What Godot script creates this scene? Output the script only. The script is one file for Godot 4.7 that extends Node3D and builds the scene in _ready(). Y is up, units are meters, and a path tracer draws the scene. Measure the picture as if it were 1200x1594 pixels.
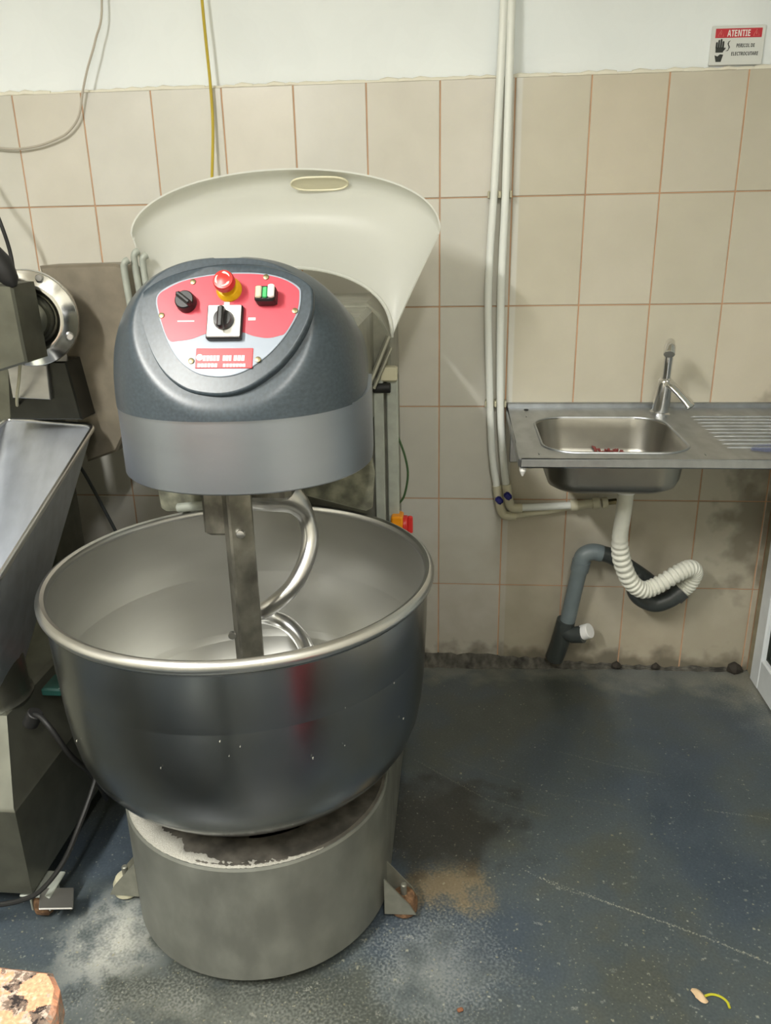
extends Node3D
# Bakery corner: a spiral dough mixer, a dough divider, a steel sink and a tiled wall.
# Back wall tile face is z = 0, x runs to the right, floor is y = 0, metres.

const HX := -0.352          # middle of the mixer head
const BX := -0.367          # middle of the mixer bowl
const BZ := 1.02

# ------------------------------------------------------------------ mesh builder
class MB:
	var v := PackedVector3Array()
	var start := 0

	func tri(a: Vector3, b: Vector3, c: Vector3) -> void:
		v.append(a); v.append(b); v.append(c)

	func quad(a: Vector3, b: Vector3, c: Vector3, d: Vector3) -> void:
		tri(a, b, c); tri(a, c, d)

	func seal() -> MB:            # turn the piece so that front faces run clockwise
		var vol := 0.0
		var o := v[start] if start < v.size() else Vector3.ZERO
		for i in range(start, v.size(), 3):
			vol += (v[i] - o).dot((v[i + 1] - o).cross(v[i + 2] - o))
		if vol > 0.0:
			for i in range(start, v.size(), 3):
				var t := v[i + 1]
				v[i + 1] = v[i + 2]
				v[i + 2] = t
		start = v.size()
		return self

	func grid(rows: Array, wrap_ring := true, wrap_rows := false, cap0 := false, cap1 := false) -> MB:
		var nr := rows.size()
		for i in (nr if wrap_rows else nr - 1):
			var a: PackedVector3Array = rows[i]
			var b: PackedVector3Array = rows[(i + 1) % nr]
			var n := a.size()
			for j in (n if wrap_ring else n - 1):
				var k := (j + 1) % n
				quad(a[j], a[k], b[k], b[j])
		for side in 2:
			if (cap0 if side == 0 else cap1):
				var r: PackedVector3Array = rows[0] if side == 0 else rows[nr - 1]
				var c := Vector3.ZERO
				for p in r:
					c += p / r.size()
				for j in r.size():
					var k := (j + 1) % r.size()
					if side == 0: tri(c, r[k], r[j])
					else: tri(c, r[j], r[k])
		return seal()

	func box(c: Vector3, s: Vector3, bev := 0.002, b := Basis.IDENTITY) -> MB:
		var h := s * 0.5
		bev = minf(bev, minf(h.x, minf(h.y, h.z)) * 0.9)
		var rows := []
		# rings round the y axis, bevelled
		for e in [[-h.y, bev], [-h.y + bev, 0.0], [h.y - bev, 0.0], [h.y, bev]]:
			var r := PackedVector3Array()
			var x: float = h.x - e[1]
			var z: float = h.z - e[1]
			for q in [[-x + bev, -z], [x - bev, -z], [x, -z + bev], [x, z - bev], [x - bev, z], [-x + bev, z], [-x, z - bev], [-x, -z + bev]]:
				r.append(c + b * Vector3(q[0], e[0], q[1]))
			rows.append(r)
		return grid(rows, true, false, true, true)

	func tube(pts: Array, rad, n := 12, closed := false, squash := 1.0) -> MB:
		var m := pts.size()
		var rows := []
		var up := Vector3.ZERO
		for i in m:
			var t: Vector3
			if closed: t = (pts[(i + 1) % m] - pts[(i + m - 1) % m]).normalized()
			else: t = (pts[mini(i + 1, m - 1)] - pts[maxi(i - 1, 0)]).normalized()
			if up == Vector3.ZERO:
				up = Vector3.UP if absf(t.y) < 0.9 else Vector3.RIGHT
			up = (up - t * up.dot(t)).normalized()
			var s := t.cross(up)
			var r: float = rad if (rad is float) else rad[i]
			var ring := PackedVector3Array()
			for j in n:
				var a := TAU * j / n
				ring.append(pts[i] + (up * cos(a) * squash + s * sin(a)) * r)
			rows.append(ring)
		return grid(rows, true, closed, not closed, not closed)

	func lathe(prof: Array, n := 48, at := Vector3.ZERO, b := Basis.IDENTITY, loop := false) -> MB:
		var rows := []
		for p in prof:
			var r := PackedVector3Array()
			for j in n:
				var a := TAU * j / n
				r.append(at + b * Vector3(maxf(p.x, 0.00001) * cos(a), p.y, maxf(p.x, 0.00001) * sin(a)))
			rows.append(r)
		return grid(rows, true, loop, not loop, not loop)

	func cyl(a: Vector3, b: Vector3, r: float, n := 20, bev := 0.002) -> MB:
		var d := b - a
		var l := d.length()
		var y := d / l
		var x := (Vector3.RIGHT if absf(y.x) < 0.8 else Vector3.FORWARD).cross(y).normalized()
		return lathe([Vector2(r - bev, 0), Vector2(r, bev), Vector2(r, l - bev), Vector2(r - bev, l)], n, a, Basis(x, y, x.cross(y)))

	func prism(poly: PackedVector2Array, h: float, xf: Transform3D, bev := 0.0) -> MB:
		var p := poly
		if Geometry2D.is_polygon_clockwise(p):
			p.reverse()
		var n := p.size()
		var rows := [PackedVector3Array(), PackedVector3Array(), PackedVector3Array()]
		for i in n:
			var e0 := (p[i] - p[(i + n - 1) % n]).normalized()
			var e1 := (p[(i + 1) % n] - p[i]).normalized()
			var nn := (Vector2(-e0.y, e0.x) + Vector2(-e1.y, e1.x))
			nn = nn.normalized() / maxf(0.5, nn.length() * 0.5)
			var q := p[i] + nn * bev
			rows[0].append(xf * Vector3(p[i].x, p[i].y, 0))
			rows[1].append(xf * Vector3(p[i].x, p[i].y, h - bev))
			rows[2].append(xf * Vector3(q.x, q.y, h))
		var ids := Geometry2D.triangulate_polygon(p)
		for i in (3 if bev > 0.0 else 2) - 1:
			var a: PackedVector3Array = rows[i]
			var b: PackedVector3Array = rows[i + 1]
			for j in n:
				quad(a[j], a[(j + 1) % n], b[(j + 1) % n], b[j])
		var top: PackedVector3Array = rows[2 if bev > 0.0 else 1]
		for i in range(0, ids.size(), 3):
			tri(rows[0][ids[i]], rows[0][ids[i + 2]], rows[0][ids[i + 1]])
			tri(top[ids[i]], top[ids[i + 1]], top[ids[i + 2]])
		return seal()

	func sheet(rows: Array, thick: float) -> MB:     # open grid made into a closed shell
		var m := rows.size()
		var n: int = rows[0].size()
		var back := []
		for i in m:
			var r := PackedVector3Array()
			for j in n:
				var du: Vector3 = rows[mini(i + 1, m - 1)][j] - rows[maxi(i - 1, 0)][j]
				var dv: Vector3 = rows[i][mini(j + 1, n - 1)] - rows[i][maxi(j - 1, 0)]
				r.append(rows[i][j] + du.cross(dv).normalized() * thick)
			back.append(r)
		for i in m - 1:
			for j in n - 1:
				quad(rows[i][j], rows[i][j + 1], rows[i + 1][j + 1], rows[i + 1][j])
				quad(back[i][j], back[i + 1][j], back[i + 1][j + 1], back[i][j + 1])
		for i in m - 1:
			quad(rows[i][0], rows[i + 1][0], back[i + 1][0], back[i][0])
			quad(rows[i][n - 1], back[i][n - 1], back[i + 1][n - 1], rows[i + 1][n - 1])
		for j in n - 1:
			quad(rows[0][j], back[0][j], back[0][j + 1], rows[0][j + 1])
			quad(rows[m - 1][j], rows[m - 1][j + 1], back[m - 1][j + 1], back[m - 1][j])
		return seal()

	func mesh(crease := 38.0) -> ArrayMesh:
		var lim := cos(deg_to_rad(crease))
		var nf := v.size() / 3
		var fn := PackedVector3Array()
		var at := {}
		var keys := []
		keys.resize(v.size())
		for f in nf:
			fn.append((v[f * 3 + 2] - v[f * 3]).cross(v[f * 3 + 1] - v[f * 3]))
			for k in 3:
				var p := v[f * 3 + k] * 20000.0
				var key := Vector3i(roundi(p.x), roundi(p.y), roundi(p.z))
				keys[f * 3 + k] = key
				if not at.has(key): at[key] = PackedInt32Array()
				at[key].append(f)
		var un := PackedVector3Array()
		for f in nf:
			un.append(fn[f].normalized())
		var nor := PackedVector3Array()
		for i in v.size():
			var f := i / 3
			var s := Vector3.ZERO
			for g in at[keys[i]]:
				if un[g].dot(un[f]) > lim: s += fn[g]
			nor.append(s.normalized() if s.length_squared() > 0.0 else un[f])
		var arr := []
		arr.resize(Mesh.ARRAY_MAX)
		arr[Mesh.ARRAY_VERTEX] = v
		arr[Mesh.ARRAY_NORMAL] = nor
		var am := ArrayMesh.new()
		am.add_surface_from_arrays(Mesh.PRIMITIVE_TRIANGLES, arr)
		return am

func spline(pts: Array, step := 8) -> Array:        # Catmull-Rom through the points
	var out := []
	for i in pts.size() - 1:
		var a: Vector3 = pts[maxi(i - 1, 0)]
		var b: Vector3 = pts[i]
		var c: Vector3 = pts[i + 1]
		var d: Vector3 = pts[mini(i + 2, pts.size() - 1)]
		for k in step:
			out.append(b.cubic_interpolate(c, a, d, float(k) / step))
	out.append(pts[-1])
	return out

# ------------------------------------------------------------------ scene tree helpers
func put(mesh: Mesh, called: String, m: Material, parent: Node = self) -> MeshInstance3D:
	var o := MeshInstance3D.new()
	o.mesh = mesh
	o.material_override = m
	o.name = numbered(called, parent)
	parent.add_child(o, true)
	return o

func obj(b: MB, called: String, m: Material, parent: Node = self, crease := 38.0) -> MeshInstance3D:
	return put(b.mesh(crease), called, m, parent)

func numbered(called: String, parent: Node) -> String:
	if not parent.has_node(NodePath(called)): return called
	var k := 1
	while parent.has_node(NodePath("%s_%03d" % [called, k])): k += 1
	return "%s_%03d" % [called, k]

func tag(o: Node, label: String, category: String, group := "") -> Node:
	o.set_meta("label", label)
	o.set_meta("category", category)
	if group != "": o.set_meta("group", group)
	return o

func thing(called: String, label: String, category: String, at := Vector3.ZERO, group := "") -> Node3D:
	var o := Node3D.new()
	o.name = numbered(called, self)
	add_child(o, true)
	o.position = at
	tag(o, label, category, group)
	return o

func structure(o: Node) -> Node:
	o.set_meta("kind", "structure")
	return o

# ------------------------------------------------------------------ materials
func noise_tex(size: int, freq: float, lo: float, hi: float, sd: int, octaves := 4, contrast := 1.0, mid := 0.5) -> ImageTexture:
	var n := FastNoiseLite.new()
	n.seed = sd
	n.frequency = freq
	n.fractal_octaves = octaves
	var im := n.get_seamless_image(size, size)
	im.convert(Image.FORMAT_L8)
	var d := im.get_data()
	for i in d.size():
		var x := clampf((d[i] / 255.0 - mid) * contrast + 0.5, 0.0, 1.0)
		d[i] = int(255.0 * lerpf(lo, hi, x))
	return ImageTexture.create_from_image(Image.create_from_data(size, size, false, Image.FORMAT_L8, d))

func mat(c: Color, rough := 0.5, metal := 0.0) -> StandardMaterial3D:
	var m := StandardMaterial3D.new()
	m.albedo_color = c
	m.roughness = rough
	m.metallic = metal
	return m

func textured(m: StandardMaterial3D, albedo: Texture2D, scale: Vector3, rough: Texture2D = null, world := false) -> StandardMaterial3D:
	m.uv1_triplanar = true
	m.uv1_world_triplanar = world
	m.uv1_scale = scale
	if albedo: m.albedo_texture = albedo
	if rough: m.roughness_texture = rough
	return m

func c(hex: String) -> Color:
	return Color.html(hex)

var M := {}

func make_materials() -> void:
	var blotch := noise_tex(512, 0.006, 0.90, 1.0, 3, 5, 1.4)
	var soft := noise_tex(512, 0.004, 0.95, 1.0, 5, 4, 1.2)
	var grain := noise_tex(256, 0.09, 0.8, 1.0, 7, 3, 1.5)
	var wear := noise_tex(512, 0.01, 0.66, 1.0, 11, 5, 1.8)
	var grime := noise_tex(512, 0.014, 0.45, 1.0, 13, 5, 1.8, 0.5)
	var mottle := noise_tex(512, 0.01, 0.84, 1.0, 19, 5, 1.6)
	var rgh := noise_tex(512, 0.005, 0.90, 1.0, 17, 3, 1.2)
	M.plaster = textured(mat(c("eef4f6"), 0.75), soft, Vector3.ONE * 0.7, null, true)
	M.white_wall = mat(c("cdcabc"), 0.8)
	M.dull_wall = mat(c("bfbbac"), 0.8)
	M.ceiling = mat(c("d8d5c6"), 0.9)
	M.grout = textured(mat(c("c39b7a"), 0.85), blotch, Vector3.ONE * 2.0, null, true)
	M.bead = mat(c("dedbcc"), 0.7)
	M.steel = textured(mat(Color(0.78, 0.78, 0.78), 0.42, 1.0), blotch, Vector3(1.5, 5, 1.5), rgh)
	M.steel_bright = textured(mat(Color(0.84, 0.84, 0.84), 0.30, 1.0), soft, Vector3(1.5, 5, 1.5), rgh)
	M.bowl = textured(mat(Color(0.60, 0.61, 0.62), 0.24, 1.0), soft, Vector3(1.2, 4, 1.2), rgh)
	M.bowl_in = textured(mat(Color(0.79, 0.79, 0.77), 0.40, 1.0), soft, Vector3(1.2, 4, 1.2), rgh)
	M.band = textured(mat(Color(0.66, 0.69, 0.74), 0.40, 1.0), soft, Vector3(1.2, 4, 1.2), rgh)
	M.drum = textured(mat(c("7e8079"), 0.5, 0.3), mottle, Vector3(2.2, 1.1, 2.2), rgh)
	M.paint_grey = textured(mat(c("a3a89f"), 0.55, 0.1), blotch, Vector3.ONE * 5.0, rgh)
	M.olive = textured(mat(c("8e8e82"), 0.45, 0.5), blotch, Vector3.ONE * 5.0, rgh)
	M.dirty_plate = textured(mat(c("8c8d7c"), 0.5, 0.1), wear, Vector3.ONE * 3.0)
	M.dough_steel = textured(mat(Color(0.62, 0.61, 0.57), 0.42, 0.85), wear, Vector3(3, 2, 3), rgh)
	M.ledge = textured(mat(c("5c5850"), 0.8, 0.0), wear, Vector3.ONE * 3.0)
	M.flour = textured(mat(c("b9b7ad"), 0.95), grain, Vector3.ONE * 14.0)
	M.cowl = textured(mat(c("434e57"), 0.34), grain, Vector3.ONE * 5.0)
	M.cowl_edge = mat(c("707b84"), 0.4)
	M.panel_grey = mat(c("8e98a6"), 0.35)
	M.panel_red = textured(mat(c("c23f50"), 0.35), soft, Vector3.ONE * 6.0)
	M.red = mat(c("c8302c"), 0.35)
	M.red_plate = mat(c("d8323a"), 0.4)
	M.yellow = mat(c("dfb416"), 0.4)
	M.orange = mat(c("e8930c"), 0.4)
	M.black = mat(c("18191b"), 0.38)
	M.rubber = mat(c("141414"), 0.6)
	M.white = mat(c("e8e8e6"), 0.45)
	M.green = mat(c("39a860"), 0.4)
	M.screw = mat(c("7c7458"), 0.35, 0.9)
	M.arrow = mat(c("f0ded8"), 0.5)
	M.lid = mat(c("d9dbd8"), 0.38)
	M.lid.backlight_enabled = true
	M.lid.backlight = Color(0.9, 0.9, 0.86)
	M.lid.transparency = BaseMaterial3D.TRANSPARENCY_ALPHA
	M.lid.albedo_color.a = 0.8
	M.lid_slot = mat(c("d8d3b8"), 0.4)
	M.ppr = mat(c("e2e5e0"), 0.4)
	M.ppr_old = textured(mat(c("d2cdb4"), 0.5), soft, Vector3.ONE * 8.0)
	M.blue = mat(c("24267c"), 0.4)
	M.hose = textured(mat(c("e0e0d4"), 0.5), soft, Vector3.ONE * 9.0)
	M.pvc = textured(mat(c("727d80"), 0.45), soft, Vector3.ONE * 9.0)
	M.pvc_dark = textured(mat(c("3c4140"), 0.4), soft, Vector3.ONE * 9.0)
	M.chrome = mat(Color(0.86, 0.86, 0.86), 0.16, 1.0)
	M.sink = textured(mat(Color(0.70, 0.715, 0.73), 0.42, 1.0), blotch, Vector3(5, 2, 2), rgh)
	M.sink_in = textured(mat(Color(0.64, 0.63, 0.60), 0.38, 1.0), soft, Vector3.ONE * 5.0, rgh)
	M.hood = textured(mat(c("857d6e"), 0.5, 0.4), blotch, Vector3.ONE * 4.0, rgh)
	M.divider = textured(mat(c("68695f"), 0.42, 0.65), blotch, Vector3.ONE * 4.0, rgh)
	M.divider_dark = textured(mat(c("74756b"), 0.32, 0.8), blotch, Vector3.ONE * 4.0, rgh)
	M.divider_black = textured(mat(c("3b3c38"), 0.35, 0.7), blotch, Vector3.ONE * 4.0, rgh)
	M.hopper = textured(mat(Color(0.77, 0.79, 0.82), 0.5, 0.85), blotch, Vector3.ONE * 4.0, rgh)
	M.pvc_door = textured(mat(c("e3e8ea"), 0.35), soft, Vector3.ONE * 4.0)
	M.pane = mat(c("b9c1bd"), 0.12)
	M.gasket = mat(c("20261f"), 0.6)
	M.cable_white = mat(c("b4ada0"), 0.5)
	M.cable_yellow = mat(c("b8a22c"), 0.5)
	M.cable_green = mat(c("33502c"), 0.5)
	M.cream = mat(c("bdb9a0"), 0.5)
	M.rust = textured(mat(c("8d6b4e"), 0.7, 0.2), wear, Vector3.ONE * 14.0)
	M.mortar = textured(mat(c("6a675e"), 0.9), grime, Vector3.ONE * 3.0, null, true)
	M.ochre = textured(mat(c("a39a80"), 0.8), blotch, Vector3.ONE * 5.0, null, true)
	M.grit = textured(mat(c("8d806a"), 0.9), wear, Vector3.ONE * 9.0)
	M.scrap_red = mat(c("7c3834"), 0.6)
	M.scrap_tan = mat(c("c4a986"), 0.6)
	M.scrap_yellow = mat(c("b3b02c"), 0.5)
	M.ink = mat(c("2d322f"), 0.6)
	M.triangle = mat(c("e08f88"), 0.5)
	M.sign_red = mat(c("bf2c38"), 0.5)
	M.lamp = mat(c("ffffff"), 0.5)
	M.lamp.emission_enabled = true
	M.lamp.emission = Color(1.0, 0.97, 0.92)
	M.lamp.emission_energy_multiplier = 3.0
	M.red_door = mat(c("d0384a"), 0.5)
	M.brown_cabinet = mat(c("3b3a38"), 0.6)
	make_granite()
	make_tile_material()
	make_floor_material()

func make_granite() -> void:
	var n := 384
	var cell := FastNoiseLite.new()
	cell.seed = 4; cell.noise_type = FastNoiseLite.TYPE_CELLULAR; cell.frequency = 0.045
	cell.cellular_return_type = FastNoiseLite.RETURN_CELL_VALUE
	cell.domain_warp_enabled = true; cell.domain_warp_amplitude = 14.0; cell.domain_warp_frequency = 0.05
	var fine := FastNoiseLite.new()
	fine.seed = 9; fine.frequency = 0.12
	var im := Image.create(n, n, false, Image.FORMAT_RGB8)
	for y in n:
		for x in n:
			var k := cell.get_noise_2d(x, y) * 0.5 + 0.5 + fine.get_noise_2d(x, y) * 0.1
			var col := Color(0.80, 0.56, 0.44)
			if k < 0.2: col = Color(0.17, 0.15, 0.15)
			elif k < 0.36: col = Color(0.42, 0.36, 0.32)
			elif k < 0.5: col = Color(0.66, 0.60, 0.55)
			elif k > 0.8: col = Color(0.86, 0.66, 0.54)
			im.set_pixel(x, y, col * (1.0 + fine.get_noise_2d(y, x) * 0.2))
	M.granite = textured(mat(Color.WHITE, 0.3), ImageTexture.create_from_image(im), Vector3.ONE * 4.5, null, true)

func noise(sd: int, freq: float, octaves := 4) -> FastNoiseLite:
	var n := FastNoiseLite.new()
	n.seed = sd
	n.frequency = freq
	n.fractal_octaves = octaves
	return n

func make_tile_material() -> void:
	# one dirt map over the wall: 4 m to 1024 pixels; column = x, row = from the floor up
	var n := 1024
	var im := Image.create(n, n, false, Image.FORMAT_RGB8)
	im.fill(Color(0.795, 0.787, 0.758))
	var big := noise(21, 1.6)
	var fine := noise(22, 9.0)
	for py in n:
		var y := (n - 1 - py) * 4.0 / n
		if y > 1.85: continue
		for px in n:
			var x := px * 4.0 / n
			if x > 1.1:
				if x < 1.9: continue
				x -= 4.0
			var b := big.get_noise_2d(x, y)
			var f := fine.get_noise_2d(x, y)
			var col := Color(0.795 + b * 0.03 + f * 0.012, 0.787 + b * 0.03 + f * 0.012, 0.758 + b * 0.035 + f * 0.012)
			if x > 0.22: col = col * Color(0.955, 0.935, 0.89)
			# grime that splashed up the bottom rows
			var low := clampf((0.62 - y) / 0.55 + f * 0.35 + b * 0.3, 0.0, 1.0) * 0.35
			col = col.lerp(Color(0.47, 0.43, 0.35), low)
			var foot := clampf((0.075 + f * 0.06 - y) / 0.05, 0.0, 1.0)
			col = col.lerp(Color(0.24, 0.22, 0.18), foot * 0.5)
			# mould in the corner by the door
			var d := Vector2((x - 1.02) / 0.15, (y - 0.58) / 0.42).length() + f * 0.7 + b * 0.35
			col = col.lerp(Color(0.36, 0.33, 0.27), clampf((0.9 - d) * 0.9, 0.0, 0.5))
			im.set_pixel(px, py, col)
	var t := ImageTexture.create_from_image(im)
	M.tile = []
	for k in [Color(1, 1, 1), Color(0.98, 0.98, 0.97), Color(1.0, 0.99, 0.975)]:
		M.tile.append(textured(mat(k, 0.3), t, Vector3.ONE * 0.25, null, true))

func stroke(im: Image, s: float, pts: Array, col: Color, w: float, jitter: RandomNumberGenerator) -> void:
	var n := im.get_width()
	for i in pts.size() - 1:
		var a: Vector2 = pts[i] * s
		var b: Vector2 = pts[i + 1] * s
		var steps := int(a.distance_to(b))
		for k in steps:
			if jitter.randf() < 0.25: continue
			var p := a.lerp(b, float(k) / steps) + Vector2(jitter.randf_range(-w, w), jitter.randf_range(-w, w))
			var x := posmod(int(p.x), n)
			var y := posmod(int(p.y), n)
			im.set_pixel(x, y, im.get_pixel(x, y).lerp(col, jitter.randf_range(0.3, 0.95)))

func make_floor_material() -> void:
	# painted concrete, 3 m to n pixels, column = x, row = z
	var n := 1536
	var s := n / 3.0
	var im := Image.create(n, n, false, Image.FORMAT_RGB8)
	var big := noise(31, 1.4, 3)
	var mid := noise(32, 8.0, 5)
	var fine := noise(33, 130.0, 2)
	for pz in n:
		var z := pz / s
		if z > 2.2:
			for px in n: im.set_pixel(px, pz, im.get_pixel(px, n - 1 - pz + int(0.6 * s)))
			continue
		for px in n:
			var x := px / s
			if x > 1.1: x -= 3.0
			var b := big.get_noise_2d(x, z)
			var m := mid.get_noise_2d(x, z)
			var f := fine.get_noise_2d(x, z)
			var col := Color(0.295, 0.325, 0.335)
			col = col.lerp(Color(0.235, 0.275, 0.32), clampf(b * 2.0 + m * 0.5, 0.0, 0.7))
			col = col.lerp(Color(0.28, 0.29, 0.26), clampf(-b * 1.8 + m * 0.8, 0.0, 0.7))
			# worn, pale strip along the wall and in the corner by the door
			var worn := clampf((0.16 - z) / 0.1 + m * 0.9 + b, 0.0, 1.0) * 0.7
			var corner := clampf(((x - 0.98) + (0.42 - z) * 0.62) * 4.5 + m * 0.55 + f * 0.3, 0.0, 1.0)
			if z < 0.75: worn = maxf(worn, corner * 0.9)
			col = col.lerp(Color(0.55, 0.54, 0.49), worn * 0.75)
			# flour trodden in round the mixer foot
			var d1 := Vector2((x + 0.67) / 0.12, (z - 1.2) / 0.16).length() + m * 0.9 + f * 0.25
			var d2 := Vector2((x + 0.45) / 0.45, (z - 1.4) / 0.16).length() + m * 0.9
			var d3 := Vector2((x - 0.02) / 0.20, (z - 1.22) / 0.2).length() + m * 1.0
			var flour := maxf(clampf((1.05 - d1) * 2.0, 0.0, 1.0), clampf((1.0 - d2) * 0.8 + f * 0.35 + m * 0.4, 0.0, 0.42))
			flour = maxf(flour, clampf((0.9 - d3) * 0.8 + f * 0.35 + m * 0.4, 0.0, 0.42))
			col = col.lerp(Color(0.74, 0.74, 0.71), flour * clampf(0.62 + f * 0.2 + m * 0.7, 0.1, 0.85))
			# tan meal beside the right foot
			var d4 := Vector2((x - 0.055) / 0.11, (z - 1.0) / 0.085).length() + m * 0.7
			col = col.lerp(Color(0.50, 0.44, 0.34), clampf((1.0 - d4) * 1.7 + f * 0.5, 0.0, 0.85) if d4 < 1.3 else 0.0)
			# brown-black grease behind it
			var d5 := Vector2((x - 0.0) / 0.24, (z - 0.78) / 0.2).length() + m * 0.5
			col = col.lerp(Color(0.17, 0.155, 0.13), clampf((1.0 - d5) * 1.3, 0.0, 0.6))
			var speck := f * 0.03 + m * 0.03
			im.set_pixel(px, pz, Color(col.r + speck, col.g + speck, col.b + speck))
	var r := RandomNumberGenerator.new()
	r.seed = 77
	for i in 20000:
		var x := r.randf_range(-1.6, 1.1)
		var z := r.randf_range(0.1, 2.0)
		if r.randf() > 0.15 + z * 0.55: continue
		var w := 1 if r.randf() < 0.84 else (2 if r.randf() < 0.85 else 3)
		var col := Color(0.66, 0.67, 0.62).lerp(Color(0.55, 0.52, 0.40), r.randf())
		for a in w:
			for e in (1 if w == 1 else r.randi_range(1, w)):
				var px := posmod(int(x * s) + a, n)
				var pz := int(z * s) + e
				im.set_pixel(px, pz, im.get_pixel(px, pz).lerp(col, r.randf_range(0.35, 0.95)))
	# larger dried splashes and scuffs
	for i in 210:
		var x := r.randf_range(-1.0, 1.1)
		var z := 0.25 + 1.6 * sqrt(r.randf())
		var len := r.randi_range(3, 9)
		var wid := r.randi_range(2, 4)
		var lean := r.randf_range(-0.6, 0.6)
		var k := r.randf_range(0.15, 0.6)
		for a in len:
			for b in wid:
				if r.randf() < 0.3: continue
				var px := posmod(int(x * s) + a, n)
				var pz := int(z * s + lean * a) + b
				im.set_pixel(px, pz, im.get_pixel(px, pz).lerp(Color(0.66, 0.66, 0.62), k))
	var pale := Color(0.66, 0.65, 0.58)
	stroke(im, s, [Vector2(0.22, 0.935), Vector2(0.30, 0.985), Vector2(0.422, 1.031), Vector2(0.548, 1.083), Vector2(0.707, 1.16), Vector2(0.9, 1.27)], pale, 1.3, r)
	stroke(im, s, [Vector2(0.26, 0.958), Vector2(0.422, 1.031), Vector2(0.6, 1.105), Vector2(0.72, 1.166)], pale, 1.0, r)
	stroke(im, s, [Vector2(-0.063, 0.535), Vector2(0.149, 0.698), Vector2(0.295, 0.75)], pale * 0.85, 0.8, r)
	stroke(im, s, [Vector2(0.358, 0.479), Vector2(0.49, 0.53), Vector2(0.626, 0.563)], pale * 0.85, 0.8, r)
	stroke(im, s, [Vector2(0.70, 0.70), Vector2(0.753, 0.709), Vector2(0.858, 0.726), Vector2(1.0, 0.75)], pale, 1.2, r)
	stroke(im, s, [Vector2(0.05, 0.53), Vector2(0.3, 0.66), Vector2(0.5, 0.7)], pale * 0.7, 1.4, r)
	M.floor = textured(mat(Color.WHITE, 0.42), ImageTexture.create_from_image(im), Vector3.ONE / 3.0, noise_tex(512, 0.006, 0.8, 1.0, 41, 4, 1.0), true)

# ------------------------------------------------------------------ everything
func _ready() -> void:
	var cam := Camera3D.new()
	cam.name = "camera"
	cam.position = Vector3(0.0568, 1.441, 2.460)
	cam.basis = Basis(Vector3.UP, 0.0930) * Basis(Vector3.RIGHT, -0.3454) * Basis(Vector3.BACK, -0.0202)
	cam.keep_aspect = Camera3D.KEEP_HEIGHT
	cam.fov = rad_to_deg(2.0 * atan(797.0 / 1257.06))
	cam.near = 0.02
	add_child(cam)
	cam.current = true
	var we := WorldEnvironment.new()
	we.name = "environment"
	var e := Environment.new()
	e.background_mode = Environment.BG_COLOR
	e.background_color = Color(0.02, 0.02, 0.02)
	e.tonemap_mode = Environment.TONE_MAPPER_LINEAR
	e.tonemap_exposure = 1.0
	e.sdfgi_enabled = true
	e.ssao_enabled = true
	e.ssil_enabled = true
	we.environment = e
	add_child(we)

	make_materials()
	build_room()
	build_lamp(Vector3(-1.25, 2.70, 2.9), "long fluorescent ceiling lamp hanging left of the camera", 11.8, 2.5)
	build_lamp(Vector3(0.30, 2.70, 3.1), "long fluorescent ceiling lamp hanging right above the camera", 4.4, 1.4)
	build_mixer()
	build_divider()
	build_sink()
	build_pipes()
	build_wall_bits()
	build_floor_bits()
	build_behind()

func build_lamp(at: Vector3, label: String, down: float, up: float) -> void:
	var t := thing("ceiling_lamp", label, "lamp", at)
	obj(MB.new().box(Vector3(0, 0.035, 0), Vector3(0.09, 0.04, 1.26), 0.006), "housing", M.white, t)
	for z in [-0.5, 0.5]:
		obj(MB.new().cyl(Vector3(0, 0.05, z), Vector3(0, 0.20, z), 0.006, 10), "hanger", M.white, t)
	obj(MB.new().cyl(Vector3(0, -0.005, -0.6), Vector3(0, -0.005, 0.6), 0.014, 16), "lamp_tube", M.lamp, t)
	for k in 2:
		var l := AreaLight3D.new()
		l.name = ["lamp_light", "lamp_uplight"][k]
		l.area_size = Vector2(0.10, 1.2)
		l.position = Vector3(0, -0.03 if k == 0 else 0.065, 0)
		l.rotation.x = -PI / 2 if k == 0 else PI / 2
		l.light_color = Color(1.0, 0.995, 0.975)
		l.light_energy = down if k == 0 else up
		l.shadow_enabled = true
		l.area_range = 12.0
		t.add_child(l)

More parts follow.
